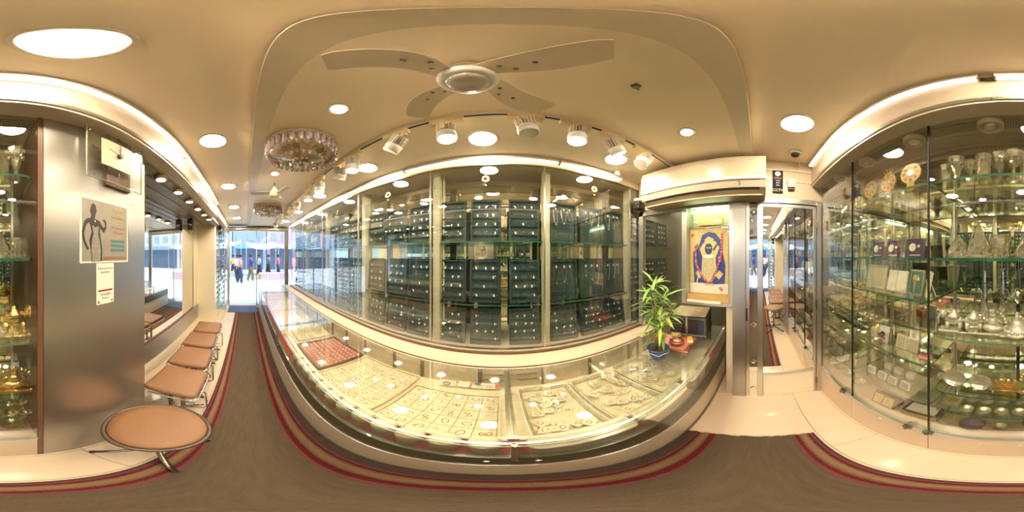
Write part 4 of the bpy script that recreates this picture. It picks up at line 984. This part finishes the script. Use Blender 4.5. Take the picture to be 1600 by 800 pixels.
# crystal rocks on the second shelf
def rock(x, w_, h, lab, flatp=False):
    o = thing('crystal_carving', lab, 'crystal', (x, -.70, ZCs[1]), (0, 0, random.uniform(0, 1)), group='crystal carvings on the second shelf')
    prf = [(1, 0), (1.02, .08), (.85, .12), (.9, .3), (.66, .55), (.4, .8), (.1, 1)] if not flatp else [(.75, 0), (.6, .1), (.8, .3), (1, .8), (1, 1), (.85, .98), (.6, .4)]
    rk = MB().lathe([(a*w_*random.uniform(.9, 1.08), b*h) for a, b in prf], 9)
    rk.v = [(vx*random.uniform(.78, 1.12), vy*random.uniform(.78, 1.12), max(0, vz+random.uniform(-.006, .006))) for vx, vy, vz in rk.v]
    rk.build('carving', 'crystal', o)
    m = MB()
    for k in range(9):
        a = 2*pi*k/9; m.lathe([(.006, 0), (.010, .01), (.001, h*random.uniform(.25, .5))], 5, mat=Matrix.Translation((w_*.8*cos(a), w_*.8*sin(a), h*.08)) @ Matrix.Rotation(R(18), 4, Vector((-sin(a), cos(a), 0))*-1))
    m.build('facets', 'drop', o)
    MB().lathe([(w_*1.05, 0), (w_*1.05, .006)], 8).build('base', 'crystal', o)
rock(.25, .055, .10, 'pointed rough crystal carving at the left of the second shelf'); rock(.155, .060, .15, 'tallest faceted crystal pyramid on the second cabinet shelf'); rock(.06, .05, .095, 'flat-topped crystal block right of the crystal pyramid', True); rock(-.045, .052, .10, 'rounded crystal carving in the middle of the second shelf'); rock(-.125, .045, .085, 'frosted crystal bowl beside the brown cabinet edge', True)
for i, (x, l) in enumerate(((.115, .23), (.045, .20), (-.018, .16))):
    o = thing('crystal_pendant', 'long clear crystal drop hanging under the second shelf, %s from left' % orde[i], 'crystal', (x, -.625, ZCs[1]-.010), group='hanging crystal drops')
    MB().cyl((0, 0, 0), (0, 0, -.03), .001, 5).build('thread', 'alu', o)
    MB().lathe([(.002, -.03), (.008, -.04), (.009, -l*.65), (.007, -l*.75), (.016, -l*.88), (.016, -l*.94), (.002, -l-.01)], 7).build('prism', 'drop', o)
# silver and gold figures
def figure(x, y, z, s, lab, mat='silver', typ='animal', rz=0, grp=None, cat='figurine'):
    s *= 1.25
    o = thing('%s_figurine' % ('gold' if mat == 'gold' else 'silver'), lab, cat, (x, y, z), (0, 0, R(rz)), group=grp)
    MB().rbox(-.5*s, .5*s, -.22*s, .22*s, 0, .06*s, .05*s, 3).build('plinth', mat, o)
    m = MB()
    if typ == 'animal':
        m.ball((0, 0, .42*s), .24*s, 12, sx=1.35, sy=.75, sz=.8, jit=.14)
        m.lathe([(.24*s, .50*s), (.20*s, .60*s), (.10*s, .70*s), (.02*s, .82*s)], 9)
        for lx in (-.22, .22):
            for ly in (-.09, .09): m.cyl((lx*s, ly*s, .05*s), (lx*s*.9, ly*s, .36*s), .055*s, 7, r2=.08*s)
        m.ball((.36*s, 0, .60*s), .14*s, 9, sz=1.1); m.tube([(.46*s, 0, .60*s), (.54*s, 0, .45*s), (.52*s, 0, .25*s), (.60*s, 0, .18*s)], .05*s, 6, r2=.02*s)
        m.ball((.33*s, .14*s, .60*s), .10*s, 7, sx=.3, sz=1.2); m.ball((.33*s, -.14*s, .60*s), .10*s, 7, sx=.3, sz=1.2)
        m.tube([(-.32*s, 0, .45*s), (-.42*s, 0, .3*s)], .02*s, 5)
    elif typ == 'flower':
        for k in range(16):
            a = 2*pi*k/16; r_ = .30*s if k % 2 else .2*s
            m.ball((r_*cos(a), r_*.5*sin(a), (.38+.22*sin(a))*s), .13*s, 7, sy=.5, jit=.2)
        m.ball((0, 0, .40*s), .2*s, 9, jit=.15)
    elif typ == 'pyramid':
        m.lathe([(.42*s, .05*s), (.40*s, .14*s), (.30*s, .16*s), (.29*s, .32*s), (.2*s, .34*s), (.18*s, .5*s), (.08*s, .54*s), (.03*s, .75*s)], 8)
        for k in range(16): a = 2*pi*k/16; m.ball((.36*s*cos(a), .36*s*sin(a), .20*s), .06*s, 6)
    elif typ == 'seated':
        m.ball((0, 0, .22*s), .3*s, 10, sx=1.2, sy=.7, sz=.5); m.ball((0, 0, .42*s), .18*s, 10, sy=.8, sz=1.1); m.ball((0, 0, .68*s), .11*s, 10)
        m.lathe([(.10*s, .74*s), (.07*s, .8*s), (.01*s, .92*s)], 8); m.tube([(.16*s, 0, .5*s), (.28*s, -.05*s, .38*s), (.2*s, -.12*s, .28*s)], .045*s, 6); m.tube([(-.16*s, 0, .5*s), (-.28*s, -.05*s, .38*s), (-.2*s, -.12*s, .28*s)], .045*s, 6)
        for k in range(12): a = pi*k/11; m.ball((.4*s*cos(a), .06*s, (.45+.4*sin(a))*s), .05*s, 6)
    m.build('body', mat, o, True)
    o2 = MB()
    for k in range(8): o2.ball((-.42*s+.12*s*k, -.2*s, .075*s), .03*s, 6)
    o2.build('beading', 'gold' if mat != 'gold' else 'silvers', o); return o
z3 = ZCs[2]
figure(.265, -.69, z3, .11, 'ornate silver elephant figurine at the left of the third shelf', rz=10); figure(.175, -.70, z3, .11, 'ornate silver elephant figurine, second on the third shelf', rz=190); figure(.09, -.70, z3, .11, 'silver chariot figurine beside the silver pyramid', 'silver', 'seated')
figure(-.015, -.69, z3, .12, 'stepped beaded silver pyramid on the third cabinet shelf', 'silver', 'pyramid')
figure(-.105, -.69, z3, .15, 'gold figurine of white horses on the third shelf by brown edge', 'gold', 'animal', 180)
figure(.035, -.69, ZCs[3], .11, 'gold flower ornament on the fourth cabinet shelf', 'gold', 'flower'); figure(-.105, -.69, ZCs[3], .15, 'gold seated figurine on the fourth shelf by brown edge', 'gold', 'seated')
def plate(x, y, z, r, lab, mat='silvers', rz=0, grp='silver plates'):
    o = thing('silver_plate', lab, 'plate', (x, y, z), (0, 0, R(rz+180)), group=grp)
    MB().lathe([(.002, .006), (r*.66, .004), (r*.72, .010), (r*.95, .016), (r, .018), (r, .013), (r*.7, 0), (.002, 0)], 36).build('dish', mat, o, True, loc=(0, 0, r+.006), rot=(R(76), 0, 0))
    MB().box(-.02, .02, -.004, .025, 0, .006).box(-.02, -.016, -.008, -.004, 0, .016).box(.016, .02, -.008, -.004, 0, .016).build('stand', 'gold', o)
plate(.255, -.68, ZCs[3], .055, 'largest round silver plate standing on the fourth shelf'); plate(.14, -.68, ZCs[3], .050, 'round silver plate standing beside the gold flower ornament')
def bowl(x, y, z, r, lab, mat='silvers', grp='small silver bowls', h=.6, nm='silver_bowl'):
    o = thing(nm, lab, 'bowl', (x, y, z), group=grp)
    MB().lathe([(r*.5, 0), (r*.55, r*.08), (r*.85, r*h*.6), (r, r*h), (r*.93, r*h), (r*.75, r*h*.55), (.002, r*.15)], 20).build('bowl', mat, o, True)
    MB().tube([(r*cos(2*pi*k/18), r*sin(2*pi*k/18), r*h) for k in range(18)], r*.06, 5, closed=True).build('rim', 'gold' if mat == 'silvers' else mat, o, True); return o
z5 = ZCs[4]; i = 0
for y in (-.645, -.73):
    for x in (.19, .12, .05, -.02):
        bowl(x, y, z5, .030, 'small silver bowl, %s from the left in %s row of fifth shelf' % (orde[i % 4], 'front' if y > -.7 else 'rear')); i += 1
for i, (x, y) in enumerate(((-.085, -.64), (-.145, -.64), (-.09, -.73), (-.145, -.73))):
    o = thing('gold_saucer', 'flat gold and silver saucer, %s near the brown cabinet edge' % orde[i], 'saucer', (x, y, z5), group='gold saucers')
    MB().lathe([(.012, 0), (.03, .006), (.032, .01), (.026, .008), (.002, .004)], 24).build('dish', 'gold', o, True); MB().lathe([(.014, .0075), (.012, .011), (.002, .012)], 16).build('centre', 'silvers', o, True)
fb = thing('glass_box', 'flat clear lidded box at the left of the fifth shelf', 'box', (.275, -.69, z5)); MB().rbox(-.045, .04, -.04, .04, 0, .03, .01).build('body', 'crystal', fb); MB().rbox(-.03, .025, -.025, .025, .03, .038, .008).build('lid', 'gold', fb)
bowl(.175, -.67, .4005, .055, 'violet-blue faceted crystal bowl on the cabinet floor', glassy('blue crystal', (.6, .6, .8), .3, .8, .05, (1, 1, 1), (.25, .25, .50), .6), None, .8, 'crystal_bowl')
bowl(.055, -.68, .4005, .040, 'small clear crystal bowl right of the violet-blue bowl', 'crystal', None, .7, 'crystal_bowl'); bowl(-.09, -.70, .4005, .055, 'large glass bowl on cabinet floor by brown edge', 'crystal', None, .7, 'crystal_bowl')
for i, x in enumerate((.22, .13, .045, -.06)): bowl(x, -.72, ZCs[5], .030, 'small glass dish on the lowest glass shelf, %s from left' % orde[i], 'crystal', 'small glass dishes', .5, 'glass_dish')
# bay B
def latt(x, z, s, lab, leafy):
    o = thing('lattice_ornament', lab, 'ornament', (x, -.66, z), (R(90), 0, R(180)), group='gold lattice ornaments')
    n = 32; m = MB(); m.loft([[(s*.36*cos(2*pi*k/n), s*(.64+.36*sin(2*pi*k/n)), zz) for k in range(n)]+[] for zz in (0, .008)])
    m.build('disc', 'golds', o)
    hm = MB().lathe([(s*.052, .0082), (s*.052, .0094)], 14).mesh('hole', 'brownw')
    for k in range(8): a = 2*pi*k/8; ob('hole', hm, o, (s*.245*cos(a), s*.64+s*.245*sin(a), 0))
    MB().lathe([(s*.125, .0082), (s*.11, .011), (.002, .012)], 20).build('centre_disc', 'silvers', o, loc=(0, s*.64, 0))
    for k in range(18): a = 2*pi*k/18; ob('bead', BEAD, o, (s*.36*cos(a), s*.64+s*.36*sin(a), .006))
    MB().box(-s*.13, s*.13, 0, s*.33, 0, .0078).build('foot', 'golds', o)
    if leafy:
        for q in (-40, -15, 15, 40): MB().prism([(-.008, 0), (.008, 0), (0, .045)], 0, .006).build('crown_leaf', 'golds', o, loc=(.012*q/40, s*.97, 0), rot=(0, 0, R(-q)))
BEAD = MB().ball((0, 0, 0), .006, 6).mesh('bead', 'golds')
latt(.79, ZB[0], .16, 'smallest gold lattice ornament on the top shelf, left one', 0); latt(.635, ZB[0], .16, 'gold pineapple-shaped lattice ornament with leafy crown', 1); latt(.48, ZB[0], .175, 'largest gold lattice ornament, right one on the top shelf', 0)
for i, (x, z, h) in enumerate(((1.08, ZA[0], .12), (1.0, ZA[0], .13), (.96, ZA[0], .10))):
    o = thing('gold_gift_box', 'gold and cream gift box at the cabinet top left, %s from the door' % orde[i], 'box', (x, -.72, z), group='gold gift boxes'); MB().rbox(-.03, .03, -.02, .02, 0, h, .004).build('box', 'golds' if i != 1 else 'paper', o); B(-.006, .006, -.021, .021, -.0, h+.001).build('ribbon', 'brass', o)
for i, x in enumerate((.755, .625, .475)):
    o = thing('purple_coin_card', ['small', 'middle', 'largest'][i]+' purple coin card standing on the second shelf below the lattice ornaments', 'card', (x, -.68, ZB[1]), (R(80), 0, R(180)), group='purple coin cards')
    wd = .048+.006*i; B(-wd, wd, 0, .10, 0, .004).build('card', 'purple', o); MB().lathe([(.022, .004), (.022, .006)], 20).build('coin', 'silvers', o, loc=(-.015, .055, 0))
    MB().lathe([(.008, .004), (.008, .005)], 10).build('emblem', 'beam', o, loc=(.022, .06, 0)); B(-.03, .035, .012, .016, .004, .0046).build('print_line', 'beam', o)
def bframe(x, z, w_, h, lab, pic='padw', rim='paper', y=-.68, rz=0, split=False, grp=None, lean=78, nm='photo_frame'):
    o = thing(nm, lab, 'frame', (x, y, z), (0, 0, R(180+rz)), group=grp)
    p = ob('panel', B(-w_, w_, -.006, .006, 0, h).mesh('panel', rim), o, (0, 0, 0), (R(lean-90), 0, 0))
    B(-w_+.008, w_-.008, -.0085, -.006, .008, h-.008).build('picture', pic, o, rot=(R(lean-90), 0, 0))
    MB().box(-.006, .006, .0, .004, 0, h*.8).build('easel_leg', rim, o, loc=(0, h*.36, 0), rot=(R(20), 0, 0))
    if split: B(-.003, .003, -.010, -.006, .004, h-.004).build('fold', 'beam', o, rot=(R(lean-90), 0, 0))
    return o
bframe(.775, ZB[2], .085, .145, 'cream two-panel gift frame at the left of the frame shelf', split=True); bframe(.60, ZB[2], .075, .12, 'pale folding gift frame in the middle of the frame shelf', 'paper', split=True, rz=-6)
bf = bframe(.47, ZB[2], .045, .13, 'upright silver frame with tree relief on the frame shelf', 'teal', 'alu', rz=-8); MB().cyl((0, 0, .015), (0, 0, .07), .006, 6).ball((0, 0, .085), .024, 9, sy=.25, jit=.2).build('tree_relief', 'brass', bf, loc=(0, -.012, 0), rot=(R(-12), 0, 0))
bframe(.405, ZB[2], .03, .125, 'narrow cream frame seen edge-on by the cabinet joint', 'padw', 'paper', rz=-50)
ph = bframe(.68, ZB[3], .045, .125, 'small photo frame showing a smiling couple', 'paper', 'alu', rz=6, y=-.66)
for s, (dx, dz) in enumerate(((-.014, .05), (.014, .075))):
    MB().ball((0, 0, 0), .018, 10, sy=.12).build('portrait_hair', 'black', ph, loc=(dx, -.0095+.001*s-(.012 if s else .0), dz+.004)); MB().ball((0, 0, 0), .012, 10, sy=.15).build('portrait_face', 'skin', ph, loc=(dx, -.013-(.012 if s else .0), dz))
    MB().ball((0, 0, 0), .014, 10, sy=.1, sz=.8).build('portrait_torso', 'rose', ph, loc=(dx, -.009-(.004 if s else .0), dz-.030))
for i, x in enumerate((.565, .49)): bframe(x, ZB[3], .035, .085, 'plain ivory gift frame right of the couple photo, %s' % ('nearer one', 'farther one')[i], 'padw', 'paper', rz=-4, grp='ivory gift frames')
o = thing('yellow_gift', 'crumpled yellow gift bag left of the couple photo', 'gift', (.77, -.70, ZB[3])); MB().rbox(-.05, .04, -.03, .03, 0, .07, .01, mat=Matrix.Rotation(R(20), 4, 'Z')).build('bag', 'padw', o); MB().ball((0, 0, .08), .03, 7, jit=.3).build('bow', 'gold', o)
o = thing('glass_swan', 'pink-based glass swan ornament on the fourth shelf', 'ornament', (.40, -.67, ZB[3])); MB().lathe([(.035, 0), (.037, .008), (.03, .012)], 16).build('base', 'pink', o); MB().ball((0, 0, .04), .028, 9, sx=1.2).tube([(.02, 0, .05), (.035, 0, .08), (.02, 0, .095), (.03, 0, .10)], .007, 6, r2=.004).build('swan', 'crystal', o)
for i, x in enumerate((.80, .705, .62, .53)): bframe(x, ZB[4], .032, .062, 'tiny white easel frame low in the cabinet, %s from the door' % orde[i], 'soffit', 'tag', rz=5-4*i, y=-.67, grp='tiny white easel frames', nm='tiny_easel')
for i, x in enumerate((.76, .67, .575)):
    o = thing('small_gift_block', 'small ivory block behind the tiny easel frames, %s from the door' % orde[i], 'box', (x, -.79, ZB[4]), group='ivory blocks'); MB().rbox(-.03, .03, -.02, .02, 0, .05, .006).build('block', 'paper', o)
def brief(x, y, w_, d, h, rz, lab, kind=0):
    o = thing('jewellery_case', lab, 'case', (x, y, .4005), (0, 0, R(rz)), group=None)
    if kind == 0:
        q = R(28)
        MB().rbox(-w_, w_, -.012, .012, 0, h, .006, mat=Matrix.Rotation(-q*0, 4, 'X')).build('frame', 'iron', o, rot=(R(20), 0, 0), loc=(0, 0, 0)); B(-w_+.012, w_-.012, .012, .014, .014, h-.014).build('panel', 'goldprint', o, rot=(R(20), 0, 0)); B(-.002, .002, .014, .016, .014, h-.014).build('divider', 'iron', o, rot=(R(20), 0, 0)); B(w_*.5, w_*.5+.02, .014, .016, .02, .035).build('clasp', 'tag', o, rot=(R(20), 0, 0))
        B(-w_, w_, -.09, -.045, 0, h*.5).build('rest', 'black', o)
    else:
        MB().rbox(-w_, w_, -d, d, 0, h, .01).build('body', 'black', o); B(-w_+.02, w_-.02, d, d+.003, .012, h-.02).build('front_panel', 'goldprint', o); B(-w_+.02, w_-.02, -d+.01, d-.01, h, h+.004).build('lid_cloth', 'paper', o)
        for x_ in (-w_+.015, w_-.015): B(x_-.01, x_+.01, d, d+.005, .02, h-.01).build('latch', 'alu', o)
brief(.67, -.64, .085, .04, .12, 2, 'open brown jewellery case leaning on the cabinet floor'); brief(.435, -.70, .10, .05, .07, 4, 'long dark jewellery case with cream cloth across the cabinet joint', 1)
brief(.27, -.80, .07, .05, .05, 0, 'small dark case behind the cabinet joint', 1)
# bay A
for i in range(12):
    x, y = 1.28-.075*(i % 4)-.01*(i//4), -.65-.09*(i//4)
    o = thing('gold_rim_dish', 'gold-rimmed dish near the mirrored door, %s from the door in the %s row' % (orde[i % 4], ('front', 'middle', 'back')[i//4]), 'dish', (x, y, ZA[2]), group='gold-rimmed dishes by the door')
    MB().lathe([(.02, 0), (.034, .03), (.036, .034), (.03, .03), (.002, .006)], 18).build('dish', 'brass', o, True); MB().lathe([(.022, .024), (.020, .045), (.002, .05)], 12).build('filling', 'gold', o)
i = 0
for y in (-.64, -.72):
    for x in (1.31, 1.24, 1.17, 1.10):
        bowl(x, y, ZA[3], .028, 'tiny silver and gold cup by the door, %s in %s row' % (orde[i % 4], 'front' if y > -.7 else 'rear'), grp='tiny cups by the door'); i += 1
bframe(1.03, ZA[3], .032, .07, 'clear glass block frame beside the tiny cups', 'crystal', 'alu', rz=10, y=-.64)
for i, x in enumerate((1.30, 1.20, 1.10, 1.0)): bframe(x, ZA[4], .03, .06, 'small grey frame on lower door-side shelf, %s from the door' % orde[i], 'soffit', 'beam', grp='small grey frames', y=-.66)
for i, x in enumerate((1.27, 1.12, .97)): bowl(x, -.70, .4005, .05, 'clear glass bowl on the cabinet floor, %s from the door' % orde[i], 'crystal', 'glass bowls by the door', .8, 'glass_bowl')
for i, x in enumerate((1.31, 1.24, 1.17, 1.10, 1.03)):
    vase(x, -.68, ZA[1], .12+.02*(i % 2), .026, 'crystal goblet on the second door-side shelf, %s from the door' % orde[i], kind=(i % 3))['group'] = 'crystal goblets by the door'
for i, x in enumerate((1.30, 1.20)): vase(x, -.70, ZA[0], .14, .03, 'crystal vase at the top shelf beside the door post, %s' % ('nearer', 'farther')[i], kind=i)['group'] = 'crystal vases by the door'

# ================================================================ STREET OUTSIDE
gr_ = struct('street_ground', B(-42, XW-.1, -14, 16, -.12, -.02), pm('bright paving', (.70, .72, .74), .8, noise=.1, nscale=2))
mats_b = [pm('pale blue facade', (.42, .55, .68), .8, noise=.15, nscale=2), pm('pink facade', (.62, .42, .46), .8, noise=.15), pm('grey blue facade', (.35, .42, .52), .8, noise=.2), pm('cream facade', (.65, .6, .5), .8)]
random.seed(15)
for i, (y0, y1, mt, lab) in enumerate(((-8.5, -1.6, 0, 'pale blue building across the street, leftmost'), (-1.5, 2.4, 2, 'grey-blue building across the street with white awning'), (2.5, 6.0, 1, 'pink building across the street right of the awning'), (6.1, 14, 3, 'cream building across the street, rightmost'))):
    o = thing('street_building', lab, 'building', (-19, (y0+y1)/2, -.02)); hw = (y1-y0)/2
    B(-3, 0, -hw, hw, 0, 7.5).build('walls', mats_b[mt], o)
    wm = MB().box(0, .05, -.35, .35, 0, .9).mesh('window', mats_b[2]); n_ = int(hw*2/1.3)
    for r_ in range(2):
        for k in range(n_): ob('window', wm, o, (0, -hw+.8+1.3*k, 3.4+1.9*r_))
    B(0, .3, -hw+.2, hw-.2, 2.5, 2.9).build('shop_fascia', pm('fascia paint', random.choice(((.2, .45, .6), (.6, .3, .4), (.3, .4, .6))), .6), o)
    B(.0, .06, -hw+.4, hw-.4, 0, 2.4).build('shopfront', pm('shopfront shade', (.10, .13, .20), .4), o)
def awning(x, y, w_, z, mat, lab):
    o = thing('street_awning', lab, 'awning', (x, y, 0)); m = MB(); n_ = 8
    for k in range(n_): 
        a, b = -w_+2*w_*k/n_, -w_+2*w_*(k+1)/n_; za = z-.25*sin(pi*k/n_); zb = z-.25*sin(pi*(k+1)/n_)
        m.add([(0, a, za), (0, b, zb), (-2, b, zb+.5), (-2, a, za+.5), (0, a, za+.04), (0, b, zb+.04), (-2, b, zb+.54), (-2, a, za+.54)], [(0, 3, 2, 1), (4, 5, 6, 7), (0, 1, 5, 4), (2, 3, 7, 6), (1, 2, 6, 5), (0, 4, 7, 3)])
    m.build('canopy', mat, o)
    for yy in (-w_, w_): MB().cyl((0, yy, 0-.02), (0, yy, z), .03, 6).build('pole', 'alu', o)
awning(-12.5, 1.3, 1.25, 2.35, 'tag', 'white sagging awning over the street stalls'); awning(-14, -1.2, .8, 2.7, mats_b[1], 'pink awning left of the white awning'); awning(-15, 4.2, 1.4, 2.5, mats_b[0], 'blue awning right of the white awning')
br = thing('street_barrier', 'low ribbed pink barrier outside the shop entrance', 'barrier', (-9.6, 1.75, -.02))
for k in range(16): MB().box(-.03, .03, -.04, .04, .08, .58).build('slat', mats_b[1], br, loc=(0, -.8+.107*k, 0))
MB().box(-.04, .04, -.9, .9, .58, .64).box(-.03, .03, -.9, .9, .02, .08).build('rail', 'tag', br)
for y in (-.85, .85): B(-.1, .1, y-.03, y+.03, 0, .05).build('foot', 'alu', br)
def crate(x, y, s, mt, lab):
    o = thing('market_crate', lab, 'crate', (x, y, -.02), group='goods on the street stalls'); B(-s, s, -s, s, 0, s*1.2).build('crate', mt, o)
    m = MB()
    for k in range(14): m.ball((random.uniform(-s, s)*.8, random.uniform(-s, s)*.8, s*1.2+.03), .08, 6, mi=k % 3, jit=.2)
    m.build('goods', ['rose', 'leaf2', 'orange'], o, kind='stuff')
for i, (x, y) in enumerate(((-11.2, .55), (-11.4, 1.2), (-11.0, 1.9), (-11.3, 2.6), (-12.5, -.9))): crate(x, y, .28, (mats_b[0], 'woody', mats_b[1], 'blue', mats_b[2])[i], 'street crate of bright goods, %s from the left of stalls' % orde[i])
def person(x, y, rz, top, bot, lab, walk=.15, hgt=1.68):
    o = thing('person', lab, 'person', (x, y, -.02), (0, 0, R(rz)))
    s = hgt/1.7; me = bpy.data.meshes.new('body')
    J = [((0, 0, .95), .13), ((0, 0, 1.15), .12), ((0, 0, 1.36), .14), ((0, 0, 1.47), .055), ((0, .01, 1.53), .06), ((0, .0, 1.63), .095),
         ((.17, 0, 1.40), .055), ((.22, walk*.5, 1.16), .043), ((.22, walk, .93), .034), ((-.17, 0, 1.40), .055), ((-.22, -walk*.5, 1.16), .043), ((-.22, -walk, .93), .034),
         ((.09, 0, .88), .09), ((.10, walk*.7, .48), .062), ((.10, walk*.6, .07), .045), ((.10, walk*.6+.12, .035), .035), ((-.09, 0, .88), .09), ((-.10, -walk*.4, .48), .062), ((-.10, -walk*1.3, .07), .045), ((-.10, -walk*1.3+.12, .035), .035)]
    E_ = [(0, 1), (1, 2), (2, 3), (3, 4), (4, 5), (2, 6), (6, 7), (7, 8), (2, 9), (9, 10), (10, 11), (0, 12), (12, 13), (13, 14), (14, 15), (0, 16), (16, 17), (17, 18), (18, 19)]
    me.from_pydata([tuple(c*s for c in j[0]) for j in J], E_, []); b_ = ob('body', me, o)
    b_.modifiers.new('skin', 'SKIN'); sv = me.skin_vertices[0].data if me.skin_vertices else None
    if sv is None:
        me.skin_vertices if hasattr(me, 'skin_vertices') else None
    try:
        for i_, j in enumerate(J): me.skin_vertices[0].data[i_].radius = (j[1]*s, j[1]*s)
        me.skin_vertices[0].data[0].use_root = True
    except Exception: pass
    b_.modifiers.new('sub', 'SUBSURF').levels = 1; b_.modifiers[-1].render_levels = 1
    me.materials.append(M['skin'])
    MB().lathe([(.19, 1.0), (.18, 1.15), (.19, 1.32), (.16, 1.42), (.06, 1.47)], 14, sx=1.08*s, sy=.72*s).build('shirt', top, o, True).scale = (1, 1, s)
    for sx_ in (-1, 1):
        MB().tube([(sx_*.09, 0, 1.0*s), (sx_*.10, walk*(.7 if sx_ > 0 else -.4), .5*s), (sx_*.10, walk*(.6 if sx_ > 0 else -1.3), .1)], .115, 8, r2=.07).build('trouser_leg', bot, o, True)
        MB().tube([(sx_*.17, 0, 1.40*s), (sx_*.22, sx_*walk*.5, 1.16*s)], .072, 8, r2=.06).build('sleeve', top, o, True)
    MB().ball((0, -.015, 1.66*s), .108, 10, sz=1.0, sy=1.05).build('hair', 'black', o, True)
ppl = [(-9.4, -.32, 80, 'pink', 'navy', 'person in pink top walking outside the entrance, leftmost'), (-10.6, -.55, 200, 'tag', 'black', 'person in white shirt behind the one in pink'), (-10.3, .32, 100, 'sky blue', 'grout', 'person in blue shirt left of the stalls'),
       (-12.0, 1.0, 90, mats_b[0], 'navy', 'person in pale blue standing under the white awning'), (-12.2, 1.7, 270, 'teal', 'black', 'person in green shirt under the white awning'), (-11.9, 2.4, 60, 'rose', 'navy', 'person in red shirt right under the white awning'), (-13, -1.0, 120, 'orange', 'navy', 'person in orange shirt farther off at left')]
for p in ppl: person(p[0], p[1], p[2]-90, p[3], p[4], p[5])
